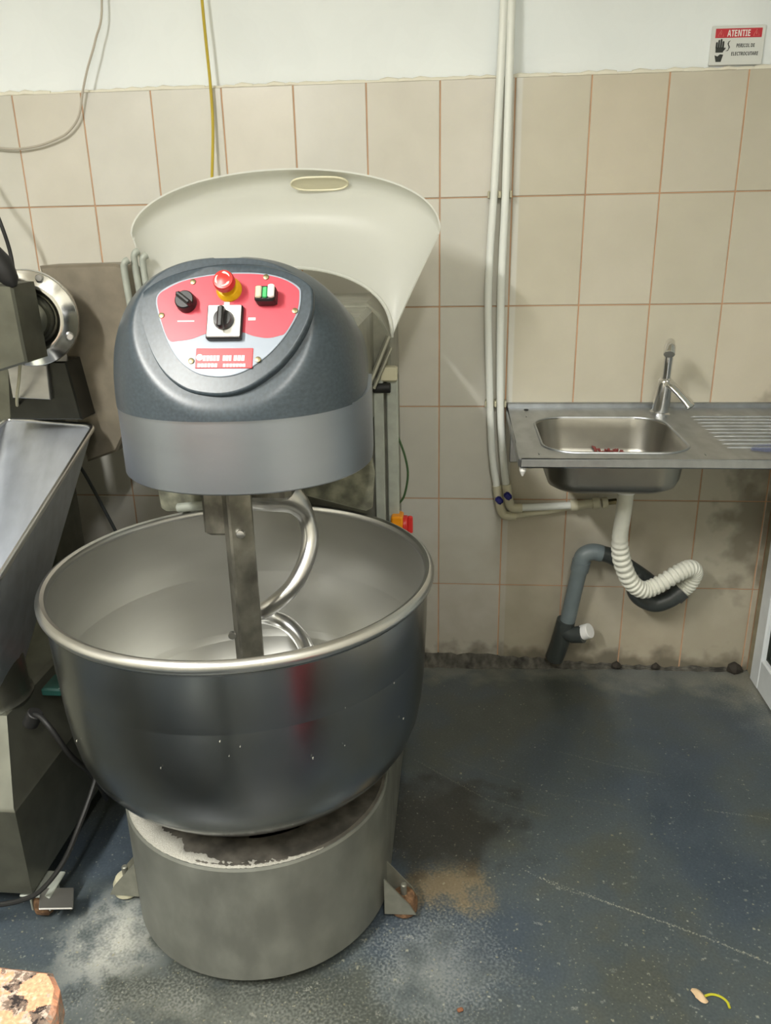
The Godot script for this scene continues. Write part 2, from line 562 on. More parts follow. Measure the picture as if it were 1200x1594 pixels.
func build_room() -> void:
	var f := obj(MB.new().box(Vector3(-0.75, -0.05, 2.2), Vector3(3.9, 0.1, 4.9), 0.0), "floor", M.floor)
	structure(f)
	structure(obj(MB.new().box(Vector3(-0.75, 2.95, 2.2), Vector3(3.9, 0.1, 4.9), 0.0), "ceiling", M.ceiling))
	# back wall: plaster, proud tile bed, tiles
	var w := obj(MB.new().box(Vector3(-0.75, 1.45, -0.09), Vector3(3.9, 2.9, 0.12), 0.0), "wall_back", M.plaster)
	structure(w)
	obj(MB.new().box(Vector3(-0.66, 0.9, -0.017), Vector3(3.39, 1.798, 0.031), 0.003), "grout_bed", M.grout, w)
	var tw := 0.20263
	var tile := MB.new().box(Vector3.ZERO, Vector3(tw - 0.0036, 0.2974, 0.012), 0.0014).mesh(20.0)
	var r := RandomNumberGenerator.new()
	r.seed = 5
	for i in 6:
		for j in range(-10, 6):
			var wide := minf(tw, 1.033 - j * tw)
			var cut := wide < tw - 0.001
			var m := MB.new().box(Vector3.ZERO, Vector3(wide - 0.0036, 0.2974, 0.012), 0.0014).mesh(20.0) if cut else tile
			var o := put(m, "tile", M.tile[r.randi() % 3], w)
			o.position = Vector3((j * tw + wide * 0.5), 1.65 - 0.3 * i, -0.006 + r.randf_range(-0.0006, 0.0006))
			o.rotation.y = r.randf_range(-0.002, 0.002)
	# ragged bead of paint and mortar along the top of the tiles
	var b := MB.new()
	for k in 70:
		var x0 := -2.1 + k * 0.045
		if x0 > 1.0: break
		var hgt := r.randf_range(0.004, 0.011)
		b.tube([Vector3(x0, 1.801, -0.012), Vector3(x0 + 0.02, 1.801 + r.randf_range(-0.002, 0.003), -0.011), Vector3(x0 + 0.05, 1.801, -0.012)], [hgt * 0.7, hgt, hgt * 0.7], 7)
	structure(obj(b, "trim_1", M.bead))
	# mortar fillet and grime along the foot of the wall
	var fn := noise(61, 1.0, 3)
	var rows := []
	for k in 141:
		var x := -1.95 + k * 0.0212
		var up := 0.012 + 0.03 * clampf((0.65 - x) / 0.5, 0.0, 1.0) + 0.010 * fn.get_noise_1d(x * 30.0) + r.randf_range(-0.002, 0.002)
		var out := 0.012 + 0.022 * clampf((0.65 - x) / 0.5, 0.0, 1.0) + 0.008 * fn.get_noise_1d(x * 21.0 + 50.0) + r.randf_range(-0.001, 0.001)
		rows.append(PackedVector3Array([Vector3(x, -0.01, -0.004), Vector3(x, up, -0.004), Vector3(x, up * 0.8, 0.006), Vector3(x, up * 0.32, out * 0.5), Vector3(x, 0.002, out), Vector3(x, -0.01, out)]))
	structure(obj(MB.new().grid(rows, true, false, true, true), "trim_2", M.mortar))
	# right wall with the white door in it
	var rw := obj(MB.new().box(Vector3(1.105, 1.45, 0.008), Vector3(0.14, 2.9, 0.076), 0.0), "wall_right", M.ochre)
	structure(rw)
	obj(MB.new().box(Vector3(1.105, 2.5, 0.50), Vector3(0.14, 0.8, 0.9), 0.0), "lintel", M.white_wall, rw)
	obj(MB.new().box(Vector3(1.105, 1.45, 2.80), Vector3(0.14, 2.9, 3.7), 0.0), "wall_length", M.white_wall, rw)
	var d := Node3D.new()
	d.name = "door_1"
	add_child(d)
	structure(d)
	var fr := MB.new()
	fr.box(Vector3(1.06, 1.05, 0.083), Vector3(0.07, 2.1, 0.072), 0.005)
	fr.box(Vector3(1.06, 1.05, 0.913), Vector3(0.07, 2.1, 0.072), 0.005)
	fr.box(Vector3(1.06, 0.057, 0.498), Vector3(0.07, 0.110, 0.76), 0.005)
	fr.box(Vector3(1.06, 2.05, 0.498), Vector3(0.07, 0.1, 0.76), 0.005)
	obj(fr, "door_frame", M.pvc_door, d)
	var gk := MB.new()
	gk.box(Vector3(1.045, 1.05, 0.1225), Vector3(0.012, 1.9, 0.007), 0.001)
	gk.box(Vector3(1.045, 0.1155, 0.498), Vector3(0.012, 0.007, 0.75), 0.001)
	obj(gk, "gasket", M.gasket, d)
	obj(MB.new().box(Vector3(1.06, 1.05, 0.498), Vector3(0.02, 1.9, 0.76), 0.001), "pane", M.pane, d)
	structure(obj(MB.new().box(Vector3(-2.66, 1.45, 2.2), Vector3(0.12, 2.9, 4.9), 0.0), "wall_left", M.white_wall))
	structure(obj(MB.new().box(Vector3(-0.75, 1.45, 4.6), Vector3(3.9, 2.9, 0.12), 0.0), "wall_front", M.dull_wall))

# ------------------------------------------------------------------ the mixer
func plan_ring(xc: float, zc: float, zb: float, w: float, rz: float, y: float, p: float, n := 72) -> PackedVector3Array:
	# D-shaped outline: rounded front, straight sides back to zb
	var out := PackedVector3Array()
	for j in n:
		var a := -0.35 * PI + (1.7 * PI) * j / (n - 1)
		var ca := cos(a)
		var sa := sin(a)
		if a >= 0.0 and a <= PI:
			out.append(Vector3(xc + w * signf(ca) * pow(absf(ca), 2.0 / p), y, zc + rz * pow(maxf(sa, 0.0), 2.0 / p)))
		else:
			var t := (-a if a < 0.0 else a - PI) / (0.35 * PI)
			out.append(Vector3(xc + w * (1.0 if a < 0.0 else -1.0), y, lerpf(zc, zb, t)))
	return out

func smin(a: float, b: float, k: float) -> float:
	var h := maxf(k - absf(a - b), 0.0) / k
	return minf(a, b) - h * h * k * 0.25

func build_mixer() -> void:
	var t := thing("spiral_mixer", "large spiral dough mixer with steel bowl, dark grey head and red control panel", "mixer", Vector3(BX, 0, BZ))
	var o := Vector3(BX, 0, BZ)
	var part := func(b: MB, called: String, m: Material, parent: Node, crease := 38.0):
		for i in b.v.size(): b.v[i] -= o
		return obj(b, called, m, parent, crease)
	# drum under the bowl, running back to the column
	var rows := []
	for q in [[0.03, 0.262], [0.03, 0.279], [0.034, 0.282], [0.304, 0.282], [0.309, 0.279], [0.309, 0.262]]:
		rows.append(plan_ring(BX, BZ, 0.27, q[1], q[1], q[0], 2.0))
	part.call(MB.new().grid(rows, true, false, true, true), "base_drum", M.drum, t, 30.0)
	# top of the drum: grimy ledge with a rim of flour at the left
	var ring := MB.new()
	ring.lathe([Vector2(0.20, 0.309), Vector2(0.262, 0.311), Vector2(0.272, 0.313), Vector2(0.277, 0.309)], 72, o)
	part.call(ring, "grimy_ledge", M.ledge, t)
	var fln := noise(71, 0.09, 4)
	var r := RandomNumberGenerator.new()
	r.seed = 12
	rows = []
	for k in 160:
		var u := k / 159.0
		var a := PI * (0.28 + 0.84 * u)          # front round to the left
		var wdt := (0.016 + 0.05 * smoothstep(0.15, 0.85, u)) * (1.0 + 0.5 * fln.get_noise_1d(k * 1.0)) * smoothstep(0.0, 0.12, minf(u, 1.0 - u))
		var hh := 0.003 + 0.012 * smoothstep(0.2, 0.9, u) * (0.9 + 0.4 * fln.get_noise_1d(k * 1.7 + 300.0))
		var ring_k := PackedVector3Array()
		for q in [[0.2775, 0.3095], [0.276, 0.3095 + hh * 0.6], [0.2775 - wdt * 0.4, 0.3095 + hh], [0.2775 - wdt * 0.8, 0.3095 + hh * 0.6], [0.2775 - wdt - 0.002, 0.3095]]:
			ring_k.append(o + Vector3(cos(a) * q[0], q[1] + r.randf_range(-0.001, 0.001), sin(a) * q[0]))
		rows.append(ring_k)
	var fl = part.call(MB.new().grid(rows, true, false, true, true), "flour_dust", M.flour, t)
	fl.set_meta("kind", "stuff")
	# feet
	for s in [-1.0, 1.0]:
		var ft := MB.new()
		var x: float = BX + s * 0.318
		var z: float = BZ + (0.055 if s > 0 else 0.045)
		ft.lathe([Vector2(0.0, 0.0), Vector2(0.022, 0.0), Vector2(0.03, 0.008), Vector2(0.031, 0.03), Vector2(0.024, 0.045), Vector2(0.0, 0.05)], 20, Vector3(x, 0, z))
		var foot = part.call(ft, "levelling_foot", M.rust if s > 0 else M.cream, t)
		var br := MB.new()
		for zz in [-0.026, 0.028]:
			br.prism(PackedVector2Array([Vector2(-0.04 * s, 0.02), Vector2(0.028 * s, 0.022), Vector2(0.016 * s, 0.045), Vector2(-0.04 * s, 0.115)]), 0.004, Transform3D(Basis.IDENTITY, Vector3(x, 0, z + zz)))
		br.cyl(Vector3(x, 0.04, z), Vector3(x, 0.075, z), 0.007, 12)
		part.call(br, "foot_bracket", M.olive, foot)
		foot.get_child(0).position = -foot.position
	# bowl
	var prof := [
		Vector2(0.0, 0.37), Vector2(0.15, 0.37), Vector2(0.235, 0.372), Vector2(0.268, 0.38), Vector2(0.292, 0.396), Vector2(0.319, 0.424), Vector2(0.338, 0.454), Vector2(0.350, 0.488),
		Vector2(0.357, 0.5296), Vector2(0.362, 0.5824), Vector2(0.366, 0.67), Vector2(0.368, 0.772), Vector2(0.372, 0.78),
		Vector2(0.378, 0.784), Vector2(0.3815, 0.79), Vector2(0.3815, 0.797), Vector2(0.378, 0.803), Vector2(0.372, 0.805), Vector2(0.366, 0.802), Vector2(0.3635, 0.795)]
	var inside := [Vector2(0.3635, 0.67), Vector2(0.358, 0.5824), Vector2(0.353, 0.5296), Vector2(0.345, 0.493), Vector2(0.333, 0.46), Vector2(0.312, 0.429), Vector2(0.285, 0.404), Vector2(0.262, 0.392), Vector2(0.23, 0.385), Vector2(0.206, 0.384), Vector2(0.200, 0.388), Vector2(0.193, 0.388), Vector2(0.186, 0.382), Vector2(0.10, 0.387), Vector2(0.06, 0.393), Vector2(0.0, 0.397)]
	var bowl = part.call(MB.new().lathe(prof.slice(0, 17) + [Vector2(0.370, 0.795), Vector2(0.3665, 0.67), Vector2(0.34, 0.47), Vector2(0.28, 0.392), Vector2(0.0, 0.38)], 120, o), "bowl", M.bowl, t)
	part.call(MB.new().lathe([Vector2(0.0, 0.381), Vector2(0.279, 0.393), Vector2(0.3395, 0.471), Vector2(0.3662, 0.67), Vector2(0.368, 0.80), Vector2(0.366, 0.802), Vector2(0.3635, 0.795)] + inside, 120, o), "bowl_lining", M.bowl_in, bowl)
	part.call(MB.new().lathe([Vector2(0.0, 0.305), Vector2(0.19, 0.305), Vector2(0.19, 0.36), Vector2(0.0, 0.36)], 48, o), "turntable", M.ledge, t)
	var rim := MB.new().lathe([Vector2(0.378, 0.7835), Vector2(0.382, 0.789), Vector2(0.3825, 0.796), Vector2(0.379, 0.8025), Vector2(0.3725, 0.8055), Vector2(0.366, 0.803), Vector2(0.3628, 0.797), Vector2(0.363, 0.79)], 120, o, Basis.IDENTITY, true)
	part.call(rim, "bowl_rim", M.steel_bright, bowl)
	# dried dough flecks on the outside of the bowl
	var fk := MB.new()
	for k in 24:
		var a := PI * r.randf_range(0.12, 0.95)
		var yy := r.randf_range(0.56, 0.76)
		var q := o + Vector3(cos(a) * 0.3655, yy, sin(a) * 0.3655)
		var sz := r.randf_range(0.0005, 0.0012)
		fk.tube([q + Vector3(0, -sz * r.randf_range(1.0, 3.0), 0), q, q + Vector3(sz, sz * 2.0, 0)], [sz * 0.4, sz, sz * 0.4], 6)
	part.call(fk, "dough_flecks", M.flour, bowl).set_meta("kind", "stuff")
	# column at the back
	var sides := PackedVector2Array([Vector2(-0.265, 0.05), Vector2(0.265, 0.05), Vector2(0.26, 1.18), Vector2(0.235, 1.235), Vector2(0.205, 1.262), Vector2(-0.205, 1.262), Vector2(-0.235, 1.235), Vector2(-0.26, 1.18)])
	part.call(MB.new().prism(sides, 0.27, Transform3D(Basis.IDENTITY, Vector3(-0.365, 0, 0.25)), 0.006), "column", M.olive, t, 30.0)
	# steel band of the head, turned a little to the right
	var turn := Transform3D(Basis.IDENTITY, Vector3(-0.367, 0, 0.875)) * Transform3D(Basis(Vector3.UP, 0.08), Vector3.ZERO) * Transform3D(Basis.IDENTITY, Vector3(0.367, 0, -0.875))
	rows = []
	for q in [[0.985, -0.02], [0.985, -0.003], [0.988, 0.0], [1.124, 0.0], [1.124, -0.02]]:
		var rg := plan_ring(-0.366, 0.875, 0.80, 0.25 + q[1], 0.25 + q[1], q[0], 2.1, 96)
		if q[0] > 1.1:
			for j in rg.size(): rg[j].y += 0.035 * clampf((1.0 - rg[j].z) / 0.4, 0.0, 1.0)
		for j in rg.size(): rg[j] = turn * rg[j]
		rows.append(rg)
	var head = part.call(MB.new().grid(rows, true, false, true, true), "head_band", M.band, t, 30.0)
	# plastic cowl: D-shaped plan, arched section, cut by the sloping face
	rows = []
	var ys := [1.121]
	for i in 84: ys.append(1.1215 + 0.2635 * (1.0 - pow(1.0 - i / 83.0, 1.35)))
	for i in ys.size():
		var y: float = ys[i]
		var k := clampf((y - 1.121) / 0.2645, 0.0, 1.0)
		var w := 0.245 * pow(maxf(1.0 - pow(k, 2.5), 0.0), 1.0 / 2.5)
		if i == 0: w -= 0.012
		var rz := 0.2555 - (0.012 if i == 0 else 0.0) - 0.03 * k * k
		var rg := plan_ring(-0.368, 0.875, 0.78, w, rz, y, 2.25, 150)
		var zp := 1.140 - (y - 1.121) * 0.577
		for j in rg.size():
			var q := rg[j]
			q.z = smin(q.z, zp, 0.009)
			# the lower edge climbs towards the back
			q.y += 0.035 * clampf((1.0 - q.z) / 0.4, 0.0, 1.0) * (1.0 - k) - 0.30 * k * maxf(0.0, 0.95 - q.z)
			q = turn * q
			rg[j] = q
		rows.append(rg)
	var cowl = part.call(MB.new().grid(rows, true, false, true, true), "head_cowl", M.cowl, t, 50.0)
	part.call(MB.new().box(Vector3(-0.365, 1.12, 0.66), Vector3(0.44, 0.265, 0.32), 0.01), "head_neck", M.olive, t)
	build_panel(t, o)
	build_tool(t, o, part)
	build_lid(t, o, part)
	# scraper plates behind the spiral
	var pl := MB.new()
	pl.prism(PackedVector2Array([Vector2(-0.637, 0.815), Vector2(-0.626, 0.805), Vector2(-0.50, 0.808), Vector2(-0.44, 0.83), Vector2(-0.44, 0.98), Vector2(-0.648, 0.98)]), 0.008, Transform3D(Basis.IDENTITY, Vector3(0, 0, 0.71)), 0.002)
	part.call(pl, "guard_plate", M.dirty_plate, t)
	pl = MB.new()
	pl.prism(PackedVector2Array([Vector2(-0.31, 0.855), Vector2(-0.15, 0.812), Vector2(-0.136, 0.822), Vector2(-0.128, 0.905), Vector2(-0.14, 0.98), Vector2(-0.31, 0.98)]), 0.008, Transform3D(Basis.IDENTITY, Vector3(0, 0, 0.71)), 0.002)
	part.call(pl, "guard_plate", M.dirty_plate, t)
	part.call(MB.new().cyl(Vector3(-0.590, 0.822, 0.735), Vector3(-0.49, 0.838, 0.75), 0.011, 14), "pin", M.paint_grey, t)
	# side linkage of the lid: slotted flat bars and bearing blocks on both sides
	for s in [-1.0, 1.0]:
		var xs: float = -0.367 + s * 0.262
		var lk := MB.new()
		lk.box(Vector3(xs - s * 0.028, 0.86, 0.545), Vector3(0.024, 0.46, 0.012), 0.002)
		lk.box(Vector3(xs + s * 0.004, 0.90, 0.53), Vector3(0.028, 0.40, 0.02), 0.003)
		var link = part.call(lk, "linkage_bar", M.paint_grey, t)
		var bk := MB.new()
		bk.box(Vector3(xs - s * 0.003, 1.098, 0.535), Vector3(0.042, 0.034, 0.035), 0.004)
		part.call(bk, "bearing_block", M.cream, t)
		var pin := MB.new()
		pin.cyl(Vector3(xs - s * 0.04, 1.066, 0.55), Vector3(xs + s * 0.002, 1.066, 0.55), 0.012, 14)
		part.call(pin, "pivot_bolt", M.rubber, t)
		# diagonal flat arm from the bearing to the lid
		var ar := MB.new()
		ar.tube([Vector3(xs - s * 0.048, 1.075, 0.575), Vector3(xs - s * 0.002, 1.185, 0.535)], 0.007, 8)
		ar.tube([Vector3(xs - s * 0.036, 1.07, 0.58), Vector3(xs + s * 0.004, 1.16, 0.54)], 0.0045, 8)
		part.call(ar, "lid_arm", M.olive, t)
	# bundle of upright lid arms left of the head
	var up := MB.new()
	for q in [[-0.742, 1.365, 0.50], [-0.722, 1.385, 0.48], [-0.706, 1.375, 0.47]]:
		up.tube(spline([Vector3(q[0] + 0.006, q[1] - 0.30, q[2]), Vector3(q[0] + 0.004, q[1] - 0.15, q[2]), Vector3(q[0] - 0.002, q[1] - 0.03, q[2]), Vector3(q[0] + 0.001, q[1] - 0.006, q[2]), Vector3(q[0] + 0.008, q[1], q[2] - 0.006)], 6), 0.0085, 10)
	part.call(up, "lid_spring_rods", M.paint_grey, t)
	# rotary switch box low on the right side
	var sw = part.call(MB.new().box(Vector3(-0.092, 0.714, 0.54), Vector3(0.03, 0.058, 0.05), 0.004), "side_switch", M.orange, t)
	var kn := MB.new()
	kn.cyl(Vector3(-0.078, 0.714, 0.54), Vector3(-0.066, 0.714, 0.54), 0.024, 18)
	kn.box(Vector3(-0.060, 0.714, 0.54), Vector3(0.014, 0.046, 0.014), 0.003)
	part.call(kn, "switch_knob", M.red, sw)
	part.call(MB.new().tube(spline([Vector3(-0.105, 0.955, 0.5), Vector3(-0.092, 0.935, 0.5), Vector3(-0.074, 0.883, 0.5), Vector3(-0.067, 0.832, 0.5), Vector3(-0.078, 0.775, 0.5), Vector3(-0.098, 0.75, 0.5)], 6), 0.0028, 8), "earth_wire", M.cable_green, t)

func build_panel(t: Node3D, o: Vector3) -> void:
	# everything on the sloping face, in the face's own axes (x across, y up the slope)
	var by := Vector3(0, 0.866, -0.5)
	var bz := Vector3(0, 0.5, 0.866)
	var xf := Transform3D(Basis(Vector3.RIGHT, by, bz), Vector3(HX + 0.006, 1.135, 1.136) - o)
	var plate := PackedVector2Array([Vector2(-0.127, 0.212), Vector2(-0.12, 0.177), Vector2(-0.102, 0.133), Vector2(-0.082, 0.101), Vector2(-0.06, 0.081), Vector2(-0.034, 0.069), Vector2(0.005, 0.066), Vector2(0.04, 0.076), Vector2(0.071, 0.098), Vector2(0.091, 0.118), Vector2(0.111, 0.146), Vector2(0.128, 0.182), Vector2(0.131, 0.213), Vector2(0.126, 0.229), Vector2(0.1, 0.245), Vector2(0.067, 0.254), Vector2(0.03, 0.257), Vector2(-0.016, 0.256), Vector2(-0.072, 0.247), Vector2(-0.109, 0.232)])
	var lift := func(h: float) -> Transform3D: return xf * Transform3D(Basis.IDENTITY, Vector3(0, 0, h))
	var surround := PackedVector2Array()
	for p in plate:
		var q := (p - Vector2(0.0, 0.165))
		surround.append(Vector2(0.0, 0.165) + q * (1.0 + 0.026 / q.length()) + Vector2(-0.004 - 0.006 * clampf(-q.x * 8.0, 0.0, 1.0), -0.006))
	var soft := PackedVector2Array()
	for i in surround.size():
		for k in 3:
			soft.append(surround[i].cubic_interpolate(surround[(i + 1) % 20], surround[(i + 19) % 20], surround[(i + 2) % 20], k / 3.0))
	var smooth := func(poly: PackedVector2Array) -> PackedVector2Array:
		var out := PackedVector2Array()
		var n := poly.size()
		for i in n:
			for k in 5: out.append(poly[i].cubic_interpolate(poly[(i + 1) % n], poly[(i + n - 1) % n], poly[(i + 2) % n], k / 5.0))
		return out
	soft = smooth.call(surround)
	plate = smooth.call(plate)
	obj(MB.new().prism(soft, 0.016, lift.call(-0.010), 0.005), "panel_surround", M.cowl, t, 50.0)
	var pan := obj(MB.new().prism(plate, 0.003, lift.call(0.0055), 0.0008), "control_panel", M.panel_grey, t)
	var red := PackedVector2Array([Vector2(-0.099, 0.134), Vector2(-0.081, 0.131), Vector2(-0.056, 0.135), Vector2(-0.032, 0.144), Vector2(0, 0.149), Vector2(0.036, 0.145), Vector2(0.051, 0.139), Vector2(0.076, 0.135), Vector2(0.096, 0.139), Vector2(0.108, 0.146), Vector2(0.125, 0.182), Vector2(0.128, 0.213), Vector2(0.123, 0.227), Vector2(0.1, 0.242), Vector2(0.067, 0.251), Vector2(0.03, 0.254), Vector2(-0.016, 0.253), Vector2(-0.072, 0.244), Vector2(-0.106, 0.229), Vector2(-0.124, 0.212), Vector2(-0.117, 0.177)])
	red = smooth.call(red)
	obj(MB.new().prism(red, 0.0006, lift.call(0.0085)), "red_field", M.panel_red, pan)
	var top := 0.0091
	var at := func(x: float, y: float, z := 0.0) -> Vector3: return xf * Vector3(x, y, top + z)
	for q in [Vector2(-0.062, 0.240), Vector2(0.068, 0.247), Vector2(0.122, 0.184), Vector2(-0.114, 0.178), Vector2(-0.055, 0.094), Vector2(0.062, 0.096)]:
		obj(MB.new().lathe([Vector2(0.0, -0.001), Vector2(0.0055, -0.001), Vector2(0.005, 0.0018), Vector2(0.0, 0.0028)], 12, at.call(q.x, q.y), Basis(xf.basis.x, bz, -by)), "panel_screw", M.screw, pan)
	var axes := Basis(xf.basis.x, bz, -by)
	# emergency stop: yellow collar, red mushroom with turn arrows
	obj(MB.new().lathe([Vector2(0.0, 0.0), Vector2(0.0225, 0.0), Vector2(0.0225, 0.004), Vector2(0.018, 0.012), Vector2(0.0, 0.012)], 32, at.call(0.004, 0.224), axes), "emergency_collar", M.yellow, pan)
	obj(MB.new().lathe([Vector2(0.0, 0.010), Vector2(0.009, 0.010), Vector2(0.010, 0.020), Vector2(0.0165, 0.024), Vector2(0.0185, 0.028), Vector2(0.0185, 0.037), Vector2(0.0165, 0.041), Vector2(0.006, 0.043), Vector2(0.0, 0.0435)], 32, at.call(0.004, 0.224), axes), "emergency_button", M.red, pan)
	var arr := MB.new()
	for k in 3:
		var pts := []
		for i in 9:
			var a := TAU * k / 3.0 + 0.4 + 1.35 * i / 8.0
			pts.append(at.call(0.004 + cos(a) * 0.012, 0.224 + sin(a) * 0.012, 0.0418))
		arr.tube(pts, [0.0006, 0.001, 0.0013, 0.0015, 0.0017, 0.0019, 0.0024, 0.0016, 0.0004], 6)
	obj(arr, "turn_arrows", M.arrow, pan)
	# round selector at the left
	var kl := MB.new()
	kl.lathe([Vector2(0.0, 0.0), Vector2(0.0175, 0.0), Vector2(0.0185, 0.004), Vector2(0.017, 0.016), Vector2(0.015, 0.018), Vector2(0.0, 0.018)], 28, at.call(-0.070, 0.200), axes)
	kl.box(at.call(-0.069, 0.199, 0.021), Vector3(0.009, 0.033, 0.016), 0.003, xf.basis * Basis(Vector3.BACK, 0.9))
	obj(kl, "selector_knob", M.black, pan)
	# start and stop rocker at the right
	obj(MB.new().box(at.call(0.073, 0.207, 0.011), Vector3(0.036, 0.028, 0.024), 0.003, xf.basis), "push_button_box", M.black, pan)
	obj(MB.new().box(at.call(0.0625, 0.208, 0.025), Vector3(0.011, 0.022, 0.006), 0.002, xf.basis), "stop_key", M.cream, pan)
	obj(MB.new().box(at.call(0.0735, 0.207, 0.0245), Vector3(0.008, 0.020, 0.005), 0.0015, xf.basis), "green_lamp", M.green, pan)
	obj(MB.new().box(at.call(0.0845, 0.209, 0.026), Vector3(0.011, 0.024, 0.008), 0.002, xf.basis), "start_key", M.white, pan)
	# square cam switch in the middle
	obj(MB.new().box(at.call(0.0015, 0.161, 0.005), Vector3(0.062, 0.062, 0.012), 0.002, xf.basis), "switch_base", M.black, pan)
	obj(MB.new().box(at.call(0.0015, 0.162, 0.0115), Vector3(0.058, 0.057, 0.003), 0.001, xf.basis), "switch_plate", M.white, pan)
	var kc := MB.new()
	kc.lathe([Vector2(0.0, 0.011), Vector2(0.0175, 0.011), Vector2(0.018, 0.016), Vector2(0.015, 0.026), Vector2(0.0, 0.027)], 24, at.call(0.002, 0.162), axes)
	kc.box(at.call(0.002, 0.160, 0.030), Vector3(0.011, 0.040, 0.018), 0.003, xf.basis)
	obj(kc, "switch_knob", M.black, pan)
	# small printed marks
	var mk := MB.new()
	for q in [[0.001, 0.1985, 0.010, 0.006], [0.047, 0.170, 0.013, 0.005], [-0.07, 0.167, 0.03, 0.0025]]:
		mk = MB.new()
		mk.box(at.call(q[0], q[1], 0.0), Vector3(q[2], q[3], 0.0006), 0.0002, xf.basis)
		obj(mk, "printed_mark", M.arrow, pan)
	# red rating plate with two lines of white lettering
	obj(MB.new().box(at.call(0.0025, 0.0985, 0.0), Vector3(0.100, 0.036, 0.002), 0.0008, xf.basis), "rating_plate", M.red_plate, pan)
	var ln := MB.new()
	for q in [[-0.020, 0.0985, 0.030, 0.010], [0.008, 0.0985, 0.016, 0.010], [0.029, 0.0985, 0.020, 0.010], [0.0445, 0.098, 0.005, 0.010], [-0.026, 0.0855, 0.036, 0.007], [0.021, 0.0855, 0.040, 0.006]]:
		var nn := int(q[2] / 0.0052)
		for k in nn:
			ln.box(at.call(q[0] - q[2] * 0.5 + (k + 0.5) * q[2] / nn, q[1], 0.0012), Vector3(q[2] / nn * 0.82, q[3], 0.0006), 0.0002, xf.basis)
	obj(ln, "plate_lettering", M.white, pan)
	var lg := MB.new()
	lg.lathe([Vector2(0.0, 0.0), Vector2(0.006, 0.0), Vector2(0.006, 0.0016), Vector2(0.0, 0.0016)], 14, at.call(-0.0405, 0.1, 0.0), axes)
	obj(lg, "plate_emblem", M.arrow, pan)

func build_tool(t: Node3D, o: Vector3, part: Callable) -> void:
	# breaker bar standing in the middle of the bowl
	var bar := MB.new()
	bar.box(Vector3(-0.360, 0.70, 1.035), Vector3(0.050, 0.60, 0.034), 0.004, Basis(Vector3.UP, 0.62))
	var bb = part.call(bar, "breaker_bar", M.dough_steel, t)
	var bo := MB.new()
	for y in [0.885, 0.66]:
		bo = MB.new()
		bo.lathe([Vector2(0.0, 0.0), Vector2(0.009, 0.0), Vector2(0.008, 0.006), Vector2(0.0, 0.008)], 12, Vector3(-0.391 if y < 0.7 else -0.352, y, 1.040 if y < 0.7 else 1.053), Basis(Vector3.RIGHT, Vector3.BACK, Vector3.DOWN))
		part.call(bo, "bar_bolt", M.steel_bright, bb)
	# mounting blocks under the head
	var hub := MB.new()
	hub.box(Vector3(-0.395, 0.93, 1.0), Vector3(0.075, 0.12, 0.06), 0.006)
	hub.box(Vector3(-0.335, 0.955, 0.92), Vector3(0.13, 0.075, 0.10), 0.012)
	hub.lathe([Vector2(0.0, 0.90), Vector2(0.03, 0.90), Vector2(0.045, 0.93), Vector2(0.075, 0.95), Vector2(0.08, 0.99), Vector2(0.0, 0.99)], 28, Vector3(-0.33, 0, 0.88))
	part.call(hub, "tool_hub", M.dough_steel, t)
	var path := [Vector3(-0.375, 0.922, 0.89), Vector3(-0.325, 0.916, 0.89), Vector3(-0.280, 0.890, 0.88), Vector3(-0.258, 0.842, 0.87), Vector3(-0.255, 0.785, 0.89), Vector3(-0.282, 0.725, 0.935), Vector3(-0.335, 0.680, 0.955), Vector3(-0.388, 0.645, 0.93), Vector3(-0.405, 0.612, 0.87), Vector3(-0.380, 0.583, 0.81), Vector3(-0.335, 0.56, 0.80), Vector3(-0.29, 0.53, 0.835), Vector3(-0.27, 0.495, 0.885), Vector3(-0.283, 0.462, 0.935), Vector3(-0.325, 0.44, 0.955), Vector3(-0.365, 0.425, 0.94)]
	var pth := spline(path, 7)
	var prd := []
	for i in pth.size(): prd.append(0.018 + 0.026 * (1.0 - smoothstep(5.0, 21.0, float(i))))
	part.call(MB.new().tube(pth, prd, 16), "spiral_hook", M.steel_bright, t, 60.0)

